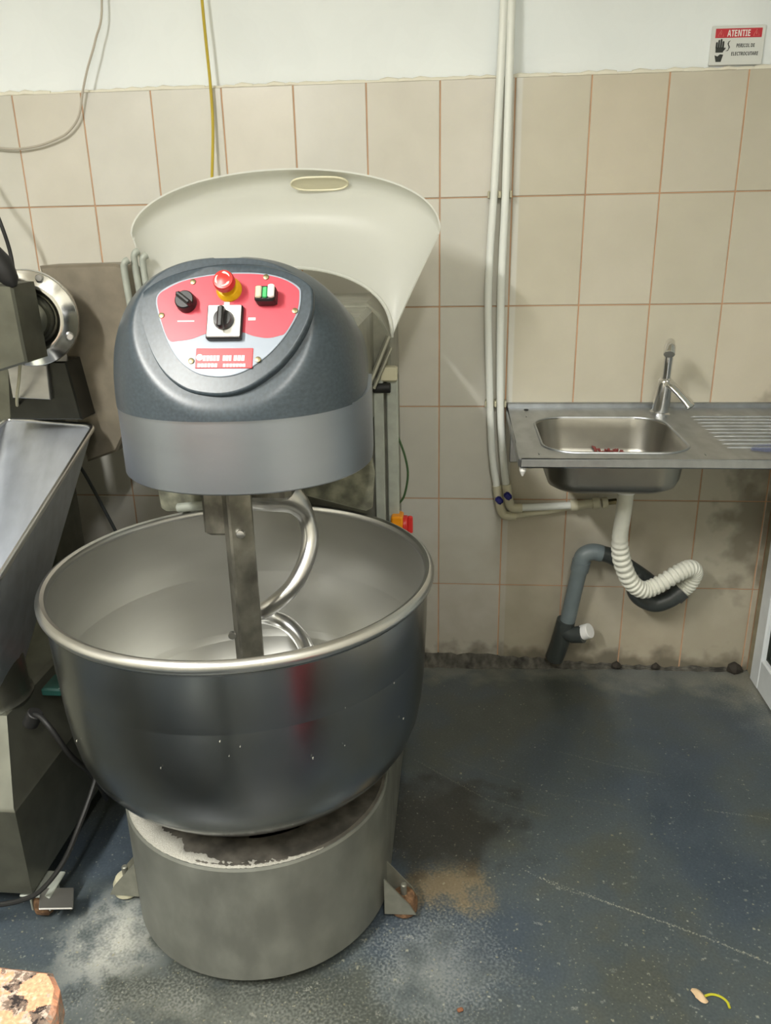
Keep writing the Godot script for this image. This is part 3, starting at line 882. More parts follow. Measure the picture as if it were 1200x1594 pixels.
func build_lid(t: Node3D, o: Vector3, part: Callable) -> void:
	# milky plastic bowl cover, swung up behind the head
	var rows := []
	var nu := 14
	var nv := 56
	for i in nu + 6:
		var ring := PackedVector3Array()
		for j in nv + 1:
			var a := lerpf(-PI / 2, PI / 2, float(j) / nv)
			var s := sin(a)
			var k := cos(a)
			var lo := Vector3(0.256 * s, 1.175 + 0.165 * pow(k, 0.8), 0.475 - 0.04 * k)
			var hi := Vector3(0.366 * s, 1.410 + 0.103 * k, 0.46 - 0.135 * k)
			var p: Vector3
			if i <= nu:
				var u := float(i) / nu
				p = lo.lerp(hi, u)
				p.x = lerpf(lo.x, hi.x, pow(u, 1.1 if s > 0.0 else lerpf(1.1, 0.5, -s)))
				p.z -= 0.05 * sin(u * PI) * k
			else:
				# rounded corner into the skirt that comes forward over the top
				var w := (i - nu) / 6.0
				var kk := pow(k, 0.55)
				p = hi + Vector3(0.004 * s * sin(w * PI * 0.5), 0.050 * sin(w * PI * 0.55) * kk, 0.07 * w * w * kk)
			ring.append(Vector3(HX - 0.008, 0, 0) + p)
		rows.append(ring)
	var lid = part.call(MB.new().sheet(rows, 0.004), "bowl_lid", M.lid, t, 60.0)
	# bright rolled edge round the head cut-out
	var edge := []
	for j in nv + 1: edge.append(rows[0][j] + Vector3(0, 0, 0.002))
	part.call(MB.new().tube(edge, 0.0045, 8), "lid_edge", M.lid, lid)
	# grip slot in the skirt
	var sl := MB.new()
	var g := []
	for k in 28:
		var a := TAU * k / 28
		var x := -0.285 + 0.07 * signf(cos(a)) * pow(absf(cos(a)), 0.6)
		g.append(Vector3(x, 1.5305 + 0.014 * sin(a), 0.355 + 0.02 * sin(a)))
	sl.tube(g, 0.0026, 8, true)
	part.call(sl, "grip_rim", M.lid_slot, lid)
	var gp := MB.new()
	var ring2 := PackedVector3Array()
	for p in g: ring2.append(p)
	var ring3 := PackedVector3Array()
	for p in g: ring3.append(p + Vector3(0, 0.002, -0.003))
	gp.grid([ring2, ring3], true, false, true, true)
	part.call(gp, "grip_slot", M.lid_slot, lid)

# ------------------------------------------------------------------ the dough divider at the left
func build_divider() -> void:
	var o := Vector3(-1.15, 0, 0.85)
	var t := thing("dough_divider", "stainless dough divider with open hopper on a wheeled base left of the mixer", "machine", o)
	var part := func(b: MB, called: String, m: Material, parent: Node, crease := 38.0):
		for i in b.v.size(): b.v[i] -= o
		return obj(b, called, m, parent, crease)
	# base body with a hipped top
	var rows := []
	for q in [[0.085, 0.0, 0.0], [0.09, 0.004, 0.004], [0.305, 0.004, 0.004], [0.312, -0.0, 0.0], [0.45, -0.058, -0.125], [0.455, -0.07, -0.14]]:
		var x0 := -1.45
		var x1: float = -0.849 + q[1]
		var z0 := 0.50
		var z1: float = 1.168 + q[2]
		rows.append(PackedVector3Array([Vector3(x0, q[0], z0), Vector3(x1, q[0], z0), Vector3(x1, q[0], z1), Vector3(x0, q[0], z1)]))
	part.call(MB.new().grid(rows, true, false, true, true), "base_body", M.divider, t, 20.0)
	# spout between hopper and body
	part.call(MB.new().lathe([Vector2(0.0, 0.44), Vector2(0.10, 0.44), Vector2(0.105, 0.452), Vector2(0.097, 0.462), Vector2(0.095, 0.56), Vector2(0.0, 0.56)], 40, Vector3(-1.0, 0, 0.97)), "spout", M.divider_dark, t)
	# hopper: four sloping sheets from an open rim to the spout
	var rim := [Vector3(-1.175, 0.95, 0.385), Vector3(-0.894, 0.95, 0.456), Vector3(-0.775, 0.835, 1.19), Vector3(-1.15, 0.835, 1.22)]
	var low := [Vector3(-1.09, 0.50, 0.90), Vector3(-0.925, 0.50, 0.90), Vector3(-0.925, 0.50, 1.04), Vector3(-1.09, 0.50, 1.04)]
	var outer := rounded_quad(rim, 0.03, 0.0)
	var outer2 := rounded_quad(low, 0.03, 0.0)
	var inner := rounded_quad(rim, 0.03, 0.004)
	var inner2 := rounded_quad(low, 0.03, 0.004)
	var hop = part.call(MB.new().grid([outer2, outer, inner, inner2], true, true), "hopper", M.hopper, t)
	var ed := []
	for i in outer.size(): ed.append((outer[i] + inner[i]) * 0.5)
	part.call(MB.new().tube(ed, 0.0065, 10, true), "hopper_rim", M.steel_bright, hop)
	# upright column behind the hopper
	part.call(MB.new().box(Vector3(-1.32, 0.62, 0.26), Vector3(0.40, 1.14, 0.2), 0.01), "column", M.divider_dark, t)
	# pedestal below the flange: steel box and dark plate
	part.call(MB.new().prism(PackedVector2Array([Vector2(-1.10, 0.975), Vector2(-0.905, 0.975), Vector2(-0.925, 1.125), Vector2(-1.08, 1.125)]), 0.14, Transform3D(Basis.IDENTITY, Vector3(0, 0, 0.36)), 0.004), "pedestal", M.divider_black, t)
	part.call(MB.new().prism(PackedVector2Array([Vector2(-1.075, 1.035), Vector2(-0.975, 1.03), Vector2(-0.97, 1.118), Vector2(-1.075, 1.122)]), 0.012, Transform3D(Basis.IDENTITY, Vector3(0, 0, 0.50)), 0.002), "pedestal_cover", M.steel, t)
	# polished flange ring with the dark hub inside
	var ax := Basis(Vector3.UP, 0.25) * Basis(Vector3.RIGHT, PI / 2)
	var fc := Vector3(-0.978, 1.236, 0.55)
	var fl = part.call(MB.new().lathe([Vector2(0.066, -0.03), Vector2(0.111, -0.03), Vector2(0.115, -0.024), Vector2(0.115, -0.004), Vector2(0.112, 0.0), Vector2(0.098, 0.004), Vector2(0.086, 0.012), Vector2(0.076, 0.012), Vector2(0.068, 0.004), Vector2(0.064, -0.01)], 56, fc, ax, true), "flange_ring", M.chrome, t)
	for a in [1.15, -0.45]:
		part.call(MB.new().cyl(fc + ax * Vector3(cos(a) * 0.103, 0.0, -sin(a) * 0.103), fc + ax * Vector3(cos(a) * 0.103, 0.014, -sin(a) * 0.103), 0.009, 10), "flange_bolt", M.steel, fl)
	part.call(MB.new().lathe([Vector2(0.0, -0.04), Vector2(0.066, -0.04), Vector2(0.066, -0.022), Vector2(0.05, -0.018), Vector2(0.046, 0.01), Vector2(0.03, 0.02), Vector2(0.0, 0.022)], 40, fc, ax), "flange_hub", M.divider_dark, fl)
	part.call(MB.new().cyl(Vector3(-1.0, 1.236, 0.34), Vector3(-0.985, 1.236, 0.53), 0.06, 24), "shaft_housing", M.divider_dark, t)
	# box arm coming in from the left, with the black knob on it
	part.call(MB.new().prism(PackedVector2Array([Vector2(-1.12, 1.10), Vector2(-0.985, 1.135), Vector2(-0.925, 1.152), Vector2(-0.927, 1.20), Vector2(-0.93, 1.325), Vector2(-1.12, 1.335)]), 0.10, Transform3D(Basis.IDENTITY, Vector3(0, 0, 0.585)), 0.005), "arm_box", M.divider, t)
	part.call(MB.new().tube([Vector3(-1.045, 1.42, 0.68), Vector3(-1.02, 1.415, 0.68), Vector3(-0.985, 1.395, 0.68), Vector3(-0.95, 1.362, 0.68), Vector3(-0.932, 1.333, 0.68), Vector3(-0.926, 1.32, 0.68)], [0.012, 0.028, 0.034, 0.030, 0.018, 0.006], 18), "knob", M.rubber, t)
	# folded sheet hood behind the flange
	var hood := PackedVector2Array([Vector2(-0.998, 1.352), Vector2(-0.80, 1.354), Vector2(-0.783, 1.349), Vector2(-0.775, 1.332), Vector2(-0.770, 1.181), Vector2(-0.789, 1.048), Vector2(-0.826, 0.927), Vector2(-0.861, 0.868), Vector2(-0.949, 0.838), Vector2(-0.96, 0.95), Vector2(-0.95, 1.049)])
	part.call(MB.new().prism(hood, 0.11, Transform3D(Basis.IDENTITY, Vector3(0, 0, 0.31)), 0.006), "belt_hood", M.hood, t, 30.0)
	# rope hanging beside the pedestal
	part.call(MB.new().tube(spline([Vector3(-1.002, 1.14, 0.575), Vector3(-1.022, 1.09, 0.56), Vector3(-1.06, 1.03, 0.52), Vector3(-1.105, 0.975, 0.44)], 5), 0.004, 8), "pull_cord", M.cream, t)
	# switch and plug on the body, and its cable
	part.call(MB.new().cyl(Vector3(-0.863, 0.425, 1.035), Vector3(-0.845, 0.455, 1.035), 0.017, 18), "cable_gland", M.rubber, t)
	part.call(MB.new().tube(spline([Vector3(-0.855, 0.45, 1.035), Vector3(-0.83, 0.452, 1.045), Vector3(-0.80, 0.43, 1.06), Vector3(-0.775, 0.36, 1.05), Vector3(-0.77, 0.25, 0.98), Vector3(-0.79, 0.12, 0.9)], 6), 0.006, 10), "plug_lead", M.rubber, t)
	part.call(MB.new().box(Vector3(-0.862, 0.44, 0.90), Vector3(0.05, 0.02, 0.07), 0.004), "green_switch_box", mat(c("1d4a44"), 0.5), t)
	part.call(MB.new().cyl(Vector3(-0.868, 0.472, 0.865), Vector3(-0.853, 0.50, 0.865), 0.013, 14), "red_push_button", M.red, t)
	# casters
	var k := 0
	for q in [Vector3(-0.845, 0, 1.13), Vector3(-1.40, 0, 1.13), Vector3(-0.87, 0, 0.56), Vector3(-1.40, 0, 0.56)]:
		var cs = part.call(MB.new().cyl(q + Vector3(-0.016, 0.032, 0.0), q + Vector3(0.016, 0.032, 0.0), 0.032, 20, 0.006), "caster_wheel", M.rust, t)
		var fk := MB.new()
		fk.box(q + Vector3(0.02, 0.05, 0), Vector3(0.004, 0.05, 0.05), 0.001)
		fk.box(q + Vector3(-0.02, 0.05, 0), Vector3(0.004, 0.05, 0.05), 0.001)
		fk.box(q + Vector3(0, 0.076, 0.0), Vector3(0.07, 0.006, 0.075), 0.002)
		part.call(fk, "caster_fork", M.paint_grey, cs)
		if k == 0:
			part.call(MB.new().box(q + Vector3(0.045, 0.068, 0.03), Vector3(0.07, 0.005, 0.055), 0.002, Basis(Vector3.BACK, -0.35) * Basis(Vector3.UP, 0.4)), "brake_pedal", M.steel, cs)
		k += 1

func rounded_quad(q: Array, r: float, inset: float) -> PackedVector3Array:
	var out := PackedVector3Array()
	var mid := Vector3.ZERO
	for p in q: mid += p / 4.0
	for i in 4:
		var p: Vector3 = q[i]
		var a: Vector3 = (q[(i + 3) % 4] - p).normalized()
		var b: Vector3 = (q[(i + 1) % 4] - p).normalized()
		var s := p + a * r
		var e := p + b * r
		for k in 7:
			var w := k / 6.0
			var x := s.lerp(p, w).lerp(p.lerp(e, w), w)
			out.append(x + (mid - x).normalized() * inset)
	return out

# ------------------------------------------------------------------ sink, tap, waste
func rrect(cx: float, cz: float, hx: float, hz: float, r: float, y: float, n := 10) -> PackedVector3Array:
	var out := PackedVector3Array()
	for q in [[1, 1, 0.0], [-1, 1, 0.5], [-1, -1, 1.0], [1, -1, 1.5]]:
		for k in n + 1:
			var a: float = PI * (q[2] + 0.5 * k / n)
			out.append(Vector3(cx + q[0] * (hx - r) + cos(a) * r, y, cz + q[1] * (hz - r) + sin(a) * r))
	return out

func build_sink() -> void:
	var o := Vector3(0.62, 0.9, 0.0)
	var t := thing("sink_unit", "stainless steel sink unit with one basin and ribbed drainer on the tiled wall", "sink", o)
	var part := func(b: MB, called: String, m: Material, parent: Node, crease := 38.0):
		for i in b.v.size(): b.v[i] -= o
		return obj(b, called, m, parent, crease)
	var y := 0.9
	var x0 := 0.207
	var x1 := 1.032
	var zf := 0.578
	var bx := 0.4525
	var bzz := 0.336
	# deck with the opening cut in it
	var hole := rrect(bx, bzz, 0.18, 0.188, 0.085, y)
	var sq := PackedVector3Array()
	for p in hole:
		var d := p - Vector3(bx, y, bzz)
		var k := minf(0.198 / maxf(absf(d.x), 0.0001), 0.205 / maxf(absf(d.z), 0.0001))
		sq.append(Vector3(bx + d.x * k, y, bzz + d.z * k))
	var down := Vector3(0, -0.0015, 0)
	var sq2 := PackedVector3Array()
	var hole2 := PackedVector3Array()
	for p in sq: sq2.append(p + down)
	for p in hole: hole2.append(p + down)
	var dk := MB.new()
	dk.grid([sq, hole, hole2, sq2], true, true)
	var lx := bx - 0.198
	var rx := bx + 0.198
	var nz := bzz - 0.205
	var fz := bzz + 0.205
	dk.box(Vector3((x0 + lx) * 0.5, y - 0.00075, zf * 0.5), Vector3(lx - x0, 0.0015, zf), 0.0)
	dk.box(Vector3((x1 + rx) * 0.5, y - 0.00075, zf * 0.5), Vector3(x1 - rx, 0.0015, zf), 0.0)
	dk.box(Vector3(bx, y - 0.00075, nz * 0.5), Vector3(0.396, 0.0015, nz), 0.0)
	dk.box(Vector3(bx, y - 0.00075, (fz + zf) * 0.5), Vector3(0.396, 0.0015, zf - fz), 0.0)
	part.call(dk, "worktop", M.sink, t)
	# rolled front and side edges, low upstand at the wall
	var ap := MB.new()
	ap.box(Vector3((x0 + x1) * 0.5, y - 0.0105, zf), Vector3(x1 - x0, 0.023, 0.008), 0.0035)
	ap.box(Vector3(x0, y - 0.0105, zf * 0.5), Vector3(0.006, 0.023, zf), 0.0025)
	part.call(ap, "front_edge", M.sink, t)
	var us := MB.new()
	us.box(Vector3((x0 + x1) * 0.5, y + 0.005, 0.012), Vector3(x1 - x0, 0.016, 0.005), 0.002)
	us.box(Vector3((x0 + x1) * 0.5, y + 0.0125, 0.007), Vector3(x1 - x0, 0.003, 0.012), 0.001)
	var up = part.call(us, "upstand", M.sink, t)
	part.call(MB.new().cyl(Vector3(0.262, y, 0.05), Vector3(0.262, y + 0.003, 0.05), 0.007, 14), "plug_hole", M.rubber, up)
	# basin: pressed shell
	var rows := []
	for q in [[0.19, 0.9, 0.085], [0.187, 0.897, 0.083], [0.183, 0.87, 0.08], [0.176, 0.815, 0.075], [0.168, 0.797, 0.07], [0.15, 0.785, 0.06], [0.10, 0.780, 0.05]]:
		rows.append(rrect(bx, bzz, q[0] - 0.01, q[0] - 0.002, q[2], q[1]))
	for q in [[0.099, 0.7785, 0.05], [0.151, 0.7835, 0.06], [0.1695, 0.7955, 0.07], [0.1775, 0.815, 0.075], [0.1845, 0.87, 0.08], [0.1885, 0.8955, 0.083]]:
		rows.append(rrect(bx, bzz, q[0] - 0.01, q[0] - 0.002, q[2], q[1]))
	var floor_in := MB.new()
	floor_in.grid(rows, true, true)
	floor_in.grid([rrect(bx, bzz, 0.092, 0.10, 0.05, 0.7806), rrect(bx, bzz, 0.092, 0.10, 0.05, 0.7784)], true, false, true, true)
	var ba = part.call(floor_in, "basin", M.sink_in, t)
	var lip := []
	for p in rrect(bx, bzz, 0.181, 0.189, 0.086, y): lip.append(p + Vector3(0, 0.0003, 0))
	part.call(MB.new().tube(lip, 0.0035, 8, true), "basin_lip", M.sink, ba)
	part.call(MB.new().lathe([Vector2(0.0, 0.7815), Vector2(0.03, 0.7815), Vector2(0.042, 0.784), Vector2(0.045, 0.781), Vector2(0.045, 0.776), Vector2(0.0, 0.776)], 28, Vector3(0.515, 0, 0.335)), "drain", M.chrome, ba)
	part.call(MB.new().lathe([Vector2(0.0, 0.735), Vector2(0.024, 0.735), Vector2(0.03, 0.75), Vector2(0.034, 0.776), Vector2(0.0, 0.776)], 24, Vector3(0.515, 0, 0.332)), "drain_nut", M.white, ba)
	# pressed ribs of the drainer
	for k in 10:
		var z := 0.135 + k * 0.037
		part.call(MB.new().tube([Vector3(0.715, y - 0.001, z), Vector3(0.735, y, z), Vector3(1.025, y, z)], [0.001, 0.0045, 0.0045], 8, false, 0.85), "drainer_rib", M.sink, t)
	M.smear = mat(Color(0.35, 0.42, 0.66, 0.22), 0.5)
	M.smear.transparency = BaseMaterial3D.TRANSPARENCY_ALPHA
	part.call(MB.new().prism(PackedVector2Array([Vector2(0.765, -0.50), Vector2(0.80, -0.515), Vector2(0.86, -0.49), Vector2(0.875, -0.46), Vector2(0.83, -0.44), Vector2(0.785, -0.455)]), 0.0004, Transform3D(Basis(Vector3.RIGHT, Vector3.FORWARD, Vector3.UP), Vector3(0, y + 0.0022, 0))), "blue_smear", M.smear, t)
	# brackets
	for x in [0.232, 1.0]:
		var bk := MB.new()
		bk.box(Vector3(x, 0.872, 0.28), Vector3(0.024, 0.012, 0.53), 0.002)
		bk.box(Vector3(x, 0.80, 0.006), Vector3(0.024, 0.15, 0.006), 0.002)
		var br = part.call(bk, "bracket", M.sink, t)
		part.call(MB.new().tube([Vector3(x - 0.016, 0.878, 0.56), Vector3(x - 0.016, 0.866, 0.563), Vector3(x - 0.016, 0.852, 0.56)], [0.008, 0.008, 0.002], 10), "bracket_tip", M.white, br)
	# wet red scraps left in the basin
	var r := RandomNumberGenerator.new()
	r.seed = 8
	var sc := MB.new()
	for k in 46:
		var p := Vector3(0.445 + r.randf() * 0.075, 0.787 + 0.022 * r.randf(), 0.178 + r.randf() * 0.03)
		var d := Vector3(r.randf_range(-0.018, 0.018), r.randf_range(0.004, 0.016), r.randf_range(-0.01, 0.01))
		sc.tube([p, p + d * 0.5 + Vector3(0, 0.004, 0), p + d], [0.002, 0.0045, 0.001], 7)
	var scraps := obj(sc, "peelings", M.scrap_red)
	tag(scraps, "small heap of wet red peelings lying in the steel basin", "scraps")
	scraps.set_meta("kind", "stuff")
	# mixer tap
	var fo := Vector3(0.645, 0.9, 0.1)
	var f := thing("tap", "chrome single-lever mixer tap standing behind the steel basin", "tap", fo)
	var fpart := func(b: MB, called: String, m: Material, parent: Node, crease := 38.0):
		for i in b.v.size(): b.v[i] -= fo
		return obj(b, called, m, parent, crease)
	fpart.call(MB.new().tube([Vector3(0.641, 0.9, 0.1), Vector3(0.641, 0.906, 0.1), Vector3(0.642, 0.908, 0.1), Vector3(0.644, 0.945, 0.1), Vector3(0.646, 0.985, 0.102), Vector3(0.648, 1.000, 0.104), Vector3(0.648, 1.006, 0.105)], [0.029, 0.029, 0.024, 0.0235, 0.0225, 0.021, 0.014], 24), "tap_body", M.chrome, f, 50.0)
	fpart.call(MB.new().tube(spline([Vector3(0.648, 0.985, 0.102), Vector3(0.648, 1.04, 0.108), Vector3(0.645, 1.09, 0.125), Vector3(0.638, 1.112, 0.155), Vector3(0.630, 1.106, 0.185), Vector3(0.625, 1.088, 0.205)], 6), [0.013, 0.013, 0.0125, 0.0125, 0.0125, 0.0125, 0.0125, 0.0125, 0.0125, 0.0125, 0.0125, 0.0125, 0.0125, 0.0125, 0.0125, 0.0125, 0.0125, 0.0125, 0.0125, 0.0125, 0.0125, 0.0125, 0.013, 0.014, 0.015, 0.0155, 0.0155, 0.0155, 0.0155, 0.0155, 0.0145], 20), "tap_spout", M.chrome, f, 60.0)
	fpart.call(MB.new().tube(spline([Vector3(0.650, 0.995, 0.115), Vector3(0.664, 0.985, 0.135), Vector3(0.685, 0.962, 0.155), Vector3(0.704, 0.940, 0.168), Vector3(0.710, 0.934, 0.172)], 4), [0.013, 0.016, 0.018, 0.018, 0.017, 0.016, 0.0155, 0.015, 0.015, 0.015, 0.0155, 0.016, 0.017, 0.017, 0.015, 0.010, 0.003], 16, false, 0.55), "tap_lever", M.chrome, f, 60.0)
	# corrugated waste hose
	var ctrl := [Vector3(0.515, 0.752, 0.332), Vector3(0.517, 0.666, 0.312), Vector3(0.520, 0.587, 0.280), Vector3(0.536, 0.506, 0.250), Vector3(0.572, 0.425, 0.220), Vector3(0.617, 0.385, 0.200), Vector3(0.667, 0.394, 0.180), Vector3(0.726, 0.424, 0.160), Vector3(0.765, 0.433, 0.142), Vector3(0.785, 0.408, 0.122), Vector3(0.775, 0.366, 0.112), Vector3(0.758, 0.343, 0.106)]
	var pts := spline(ctrl, 16)
	var rad := []
	for i in pts.size():
		var u := float(i) / pts.size()
		var ribs := smoothstep(0.16, 0.26, u) * (1.0 - smoothstep(0.97, 1.0, u))
		rad.append(lerpf(0.0215, 0.0245, smoothstep(0.12, 0.3, u)) + ribs * (0.0022 if i % 4 < 2 else -0.0022))
	var hose := obj(MB.new().tube(pts, rad, 22), "waste_hose", M.hose, self, 24.0)
	tag(hose, "white corrugated plastic waste hose hanging in a loop under the sink", "hose")
	# grey soil pipe and black trap it runs into
	var gp := thing("waste_pipe", "grey plastic waste pipe with black bend low on the wall under the sink", "pipe", Vector3(0.43, 0.0, 0.06))
	var go := gp.position
	var gpart := func(b: MB, called: String, m: Material, parent: Node, crease := 45.0):
		for i in b.v.size(): b.v[i] -= go
		return obj(b, called, m, parent, crease)
	gpart.call(MB.new().tube([Vector3(0.413, 0.15, 0.052), Vector3(0.425, 0.218, 0.060), Vector3(0.437, 0.329, 0.075), Vector3(0.449, 0.425, 0.088)], 0.0245, 22), "riser", M.pvc, gp)
	gpart.call(MB.new().tube([Vector3(0.4455, 0.395, 0.084), Vector3(0.4495, 0.43, 0.089)], 0.0285, 22), "collar", M.pvc, gp)
	gpart.call(MB.new().tube(spline([Vector3(0.448, 0.418, 0.088), Vector3(0.455, 0.448, 0.09), Vector3(0.480, 0.460, 0.09), Vector3(0.51, 0.455, 0.09)], 7), 0.0265, 22), "elbow", M.pvc, gp)
	gpart.call(MB.new().tube(spline([Vector3(0.505, 0.457, 0.09), Vector3(0.54, 0.446, 0.09), Vector3(0.589, 0.414, 0.086), Vector3(0.642, 0.376, 0.08), Vector3(0.672, 0.352, 0.08)], 6), 0.0245, 22), "cross_pipe", M.pvc_dark, gp)
	gpart.call(MB.new().tube(spline([Vector3(0.625, 0.385, 0.08), Vector3(0.615, 0.352, 0.10), Vector3(0.632, 0.318, 0.108), Vector3(0.679, 0.297, 0.11), Vector3(0.724, 0.314, 0.11), Vector3(0.752, 0.338, 0.107)], 7), 0.0275, 22), "trap", M.pvc_dark, gp)
	gpart.call(MB.new().tube([Vector3(0.736, 0.322, 0.109), Vector3(0.757, 0.344, 0.1055)], 0.0315, 22), "trap_collar", M.pvc_dark, gp)
	gpart.call(MB.new().tube(spline([Vector3(0.418, 0.205, 0.058), Vector3(0.410, 0.15, 0.052), Vector3(0.402, 0.105, 0.046), Vector3(0.390, 0.05, 0.036)], 4), 0.030, 22), "floor_socket", M.pvc_dark, gp)
	gpart.call(MB.new().tube([Vector3(0.412, 0.165, 0.055), Vector3(0.44, 0.160, 0.075), Vector3(0.47, 0.172, 0.09)], [0.027, 0.027, 0.029], 22), "side_branch", M.pvc_dark, gp)
	gpart.call(MB.new().cyl(Vector3(0.468, 0.175, 0.085), Vector3(0.49, 0.190, 0.098), 0.025, 20), "branch_cap", M.white, gp)

func build_pipes() -> void:
	var lp := [Vector3(0.176, 2.30, 0.0), Vector3(0.167, 2.016, 0.012), Vector3(0.160, 1.78, 0.024), Vector3(0.151, 1.510, 0.030), Vector3(0.1435, 1.340, 0.030), Vector3(0.1425, 1.197, 0.030), Vector3(0.150, 1.009, 0.030), Vector3(0.164, 0.771, 0.030), Vector3(0.183, 0.646, 0.030)]
	var rp := [Vector3(0.192, 2.30, 0.0), Vector3(0.1855, 2.015, 0.012), Vector3(0.184, 1.78, 0.024), Vector3(0.183, 1.509, 0.030), Vector3(0.1795, 1.339, 0.030), Vector3(0.1785, 1.196, 0.030), Vector3(0.186, 0.912, 0.030), Vector3(0.200, 0.740, 0.038), Vector3(0.213, 0.640, 0.05)]
	for k in 2:
		var base: Vector3 = (lp if k == 0 else rp)[8]
		var t := thing("water_pipe", ["white plastic water pipe, the left one of the bent pair, ending below the other", "white plastic water pipe, right one of the pair beside the sink"][k], "pipe", base, "water pipes on the tiled wall")
		var part := func(b: MB, called: String, m: Material, parent: Node, crease := 45.0):
			for i in b.v.size(): b.v[i] -= base
			return obj(b, called, m, parent, crease)
		part.call(MB.new().tube(spline(lp if k == 0 else rp, 6), 0.0108 if k == 0 else 0.0112, 16), "riser", M.ppr, t)
		var el: Array = [[Vector3(0.182, 0.655, 0.030), Vector3(0.192, 0.600, 0.030), Vector3(0.202, 0.564, 0.030), Vector3(0.216, 0.555, 0.030), Vector3(0.245, 0.555, 0.030)], [Vector3(0.211, 0.665, 0.047), Vector3(0.217, 0.625, 0.05), Vector3(0.224, 0.598, 0.05), Vector3(0.236, 0.589, 0.05), Vector3(0.262, 0.589, 0.05)]][k]
		part.call(MB.new().tube(spline(el, 6), 0.0145, 16), "elbow", M.ppr_old, t)
		var run: Array = [[Vector3(0.235, 0.555, 0.030), Vector3(0.339, 0.570, 0.028), Vector3(0.425, 0.588, 0.026)], [Vector3(0.25, 0.589, 0.05), Vector3(0.336, 0.594, 0.05), Vector3(0.424, 0.600, 0.05)]][k]
		part.call(MB.new().tube(run, 0.0100 if k == 0 else 0.0115, 16), "branch", M.ppr if k == 1 else M.ppr_old, t)
		# fused end fittings
		var en := MB.new()
		if k == 1:
			en.cyl(Vector3(0.41, 0.599, 0.05), Vector3(0.432, 0.601, 0.05), 0.018, 18)
			en.cyl(Vector3(0.43, 0.601, 0.05), Vector3(0.492, 0.607, 0.05), 0.0135, 18)
			en.cyl(Vector3(0.476, 0.606, 0.05), Vector3(0.498, 0.608, 0.05), 0.018, 18)
			en.cyl(Vector3(0.505, 0.608, 0.05), Vector3(0.523, 0.610, 0.05), 0.017, 18)
			part.call(MB.new().cyl(Vector3(0.52, 0.610, 0.05), Vector3(0.55, 0.614, 0.05), 0.010, 6), "brass_nut", M.screw, t)
		else:
			en.cyl(Vector3(0.425, 0.588, 0.026), Vector3(0.46, 0.595, 0.026), 0.014, 18)
		part.call(en, "end_fitting", M.ppr_old, t)
		# blue plug in the elbow
		var q: Vector3 = [Vector3(0.190, 0.612, 0.046), Vector3(0.215, 0.633, 0.066)][k]
		part.call(MB.new().box(q, Vector3(0.021, 0.026, 0.012), 0.006, Basis(Vector3.BACK, 0.7)), "blue_cap", M.blue, t)
		for y in [1.505, 0.915]:
			var x := 0.151 if k == 0 else 0.183
			if y < 1.0: x = 0.156 if k == 0 else 0.186
			var cl := MB.new()
			cl.box(Vector3(x, y, 0.012), Vector3(0.030, 0.022, 0.024), 0.003)
			cl.box(Vector3(x - 0.0145, y, 0.026), Vector3(0.005, 0.020, 0.024), 0.002)
			cl.box(Vector3(x + 0.0145, y, 0.026), Vector3(0.005, 0.020, 0.024), 0.002)
			part.call(cl, "pipe_clip", M.cream, t)

# ------------------------------------------------------------------ sign and cables
func text(s: String, high: float, wide: float, at: Vector3, m: Material, parent: Node, called: String) -> void:
	var f := SystemFont.new()
	f.font_names = PackedStringArray(["Droid Sans"])
	f.font_weight = 700
	var tm := TextMesh.new()
	tm.text = s
	tm.font = f
	tm.font_size = 32
	tm.depth = 0.0006
	tm.pixel_size = 0.001
	tm.curve_step = 2.0
	var o := put(tm, called, m, parent)
	var bb := tm.get_aabb()
	o.scale = Vector3(wide / maxf(bb.size.x, 0.0001), high / maxf(bb.size.y, 0.0001), 1.0)
	o.position = at - Vector3(bb.get_center().x * o.scale.x, bb.get_center().y * o.scale.y, 0)

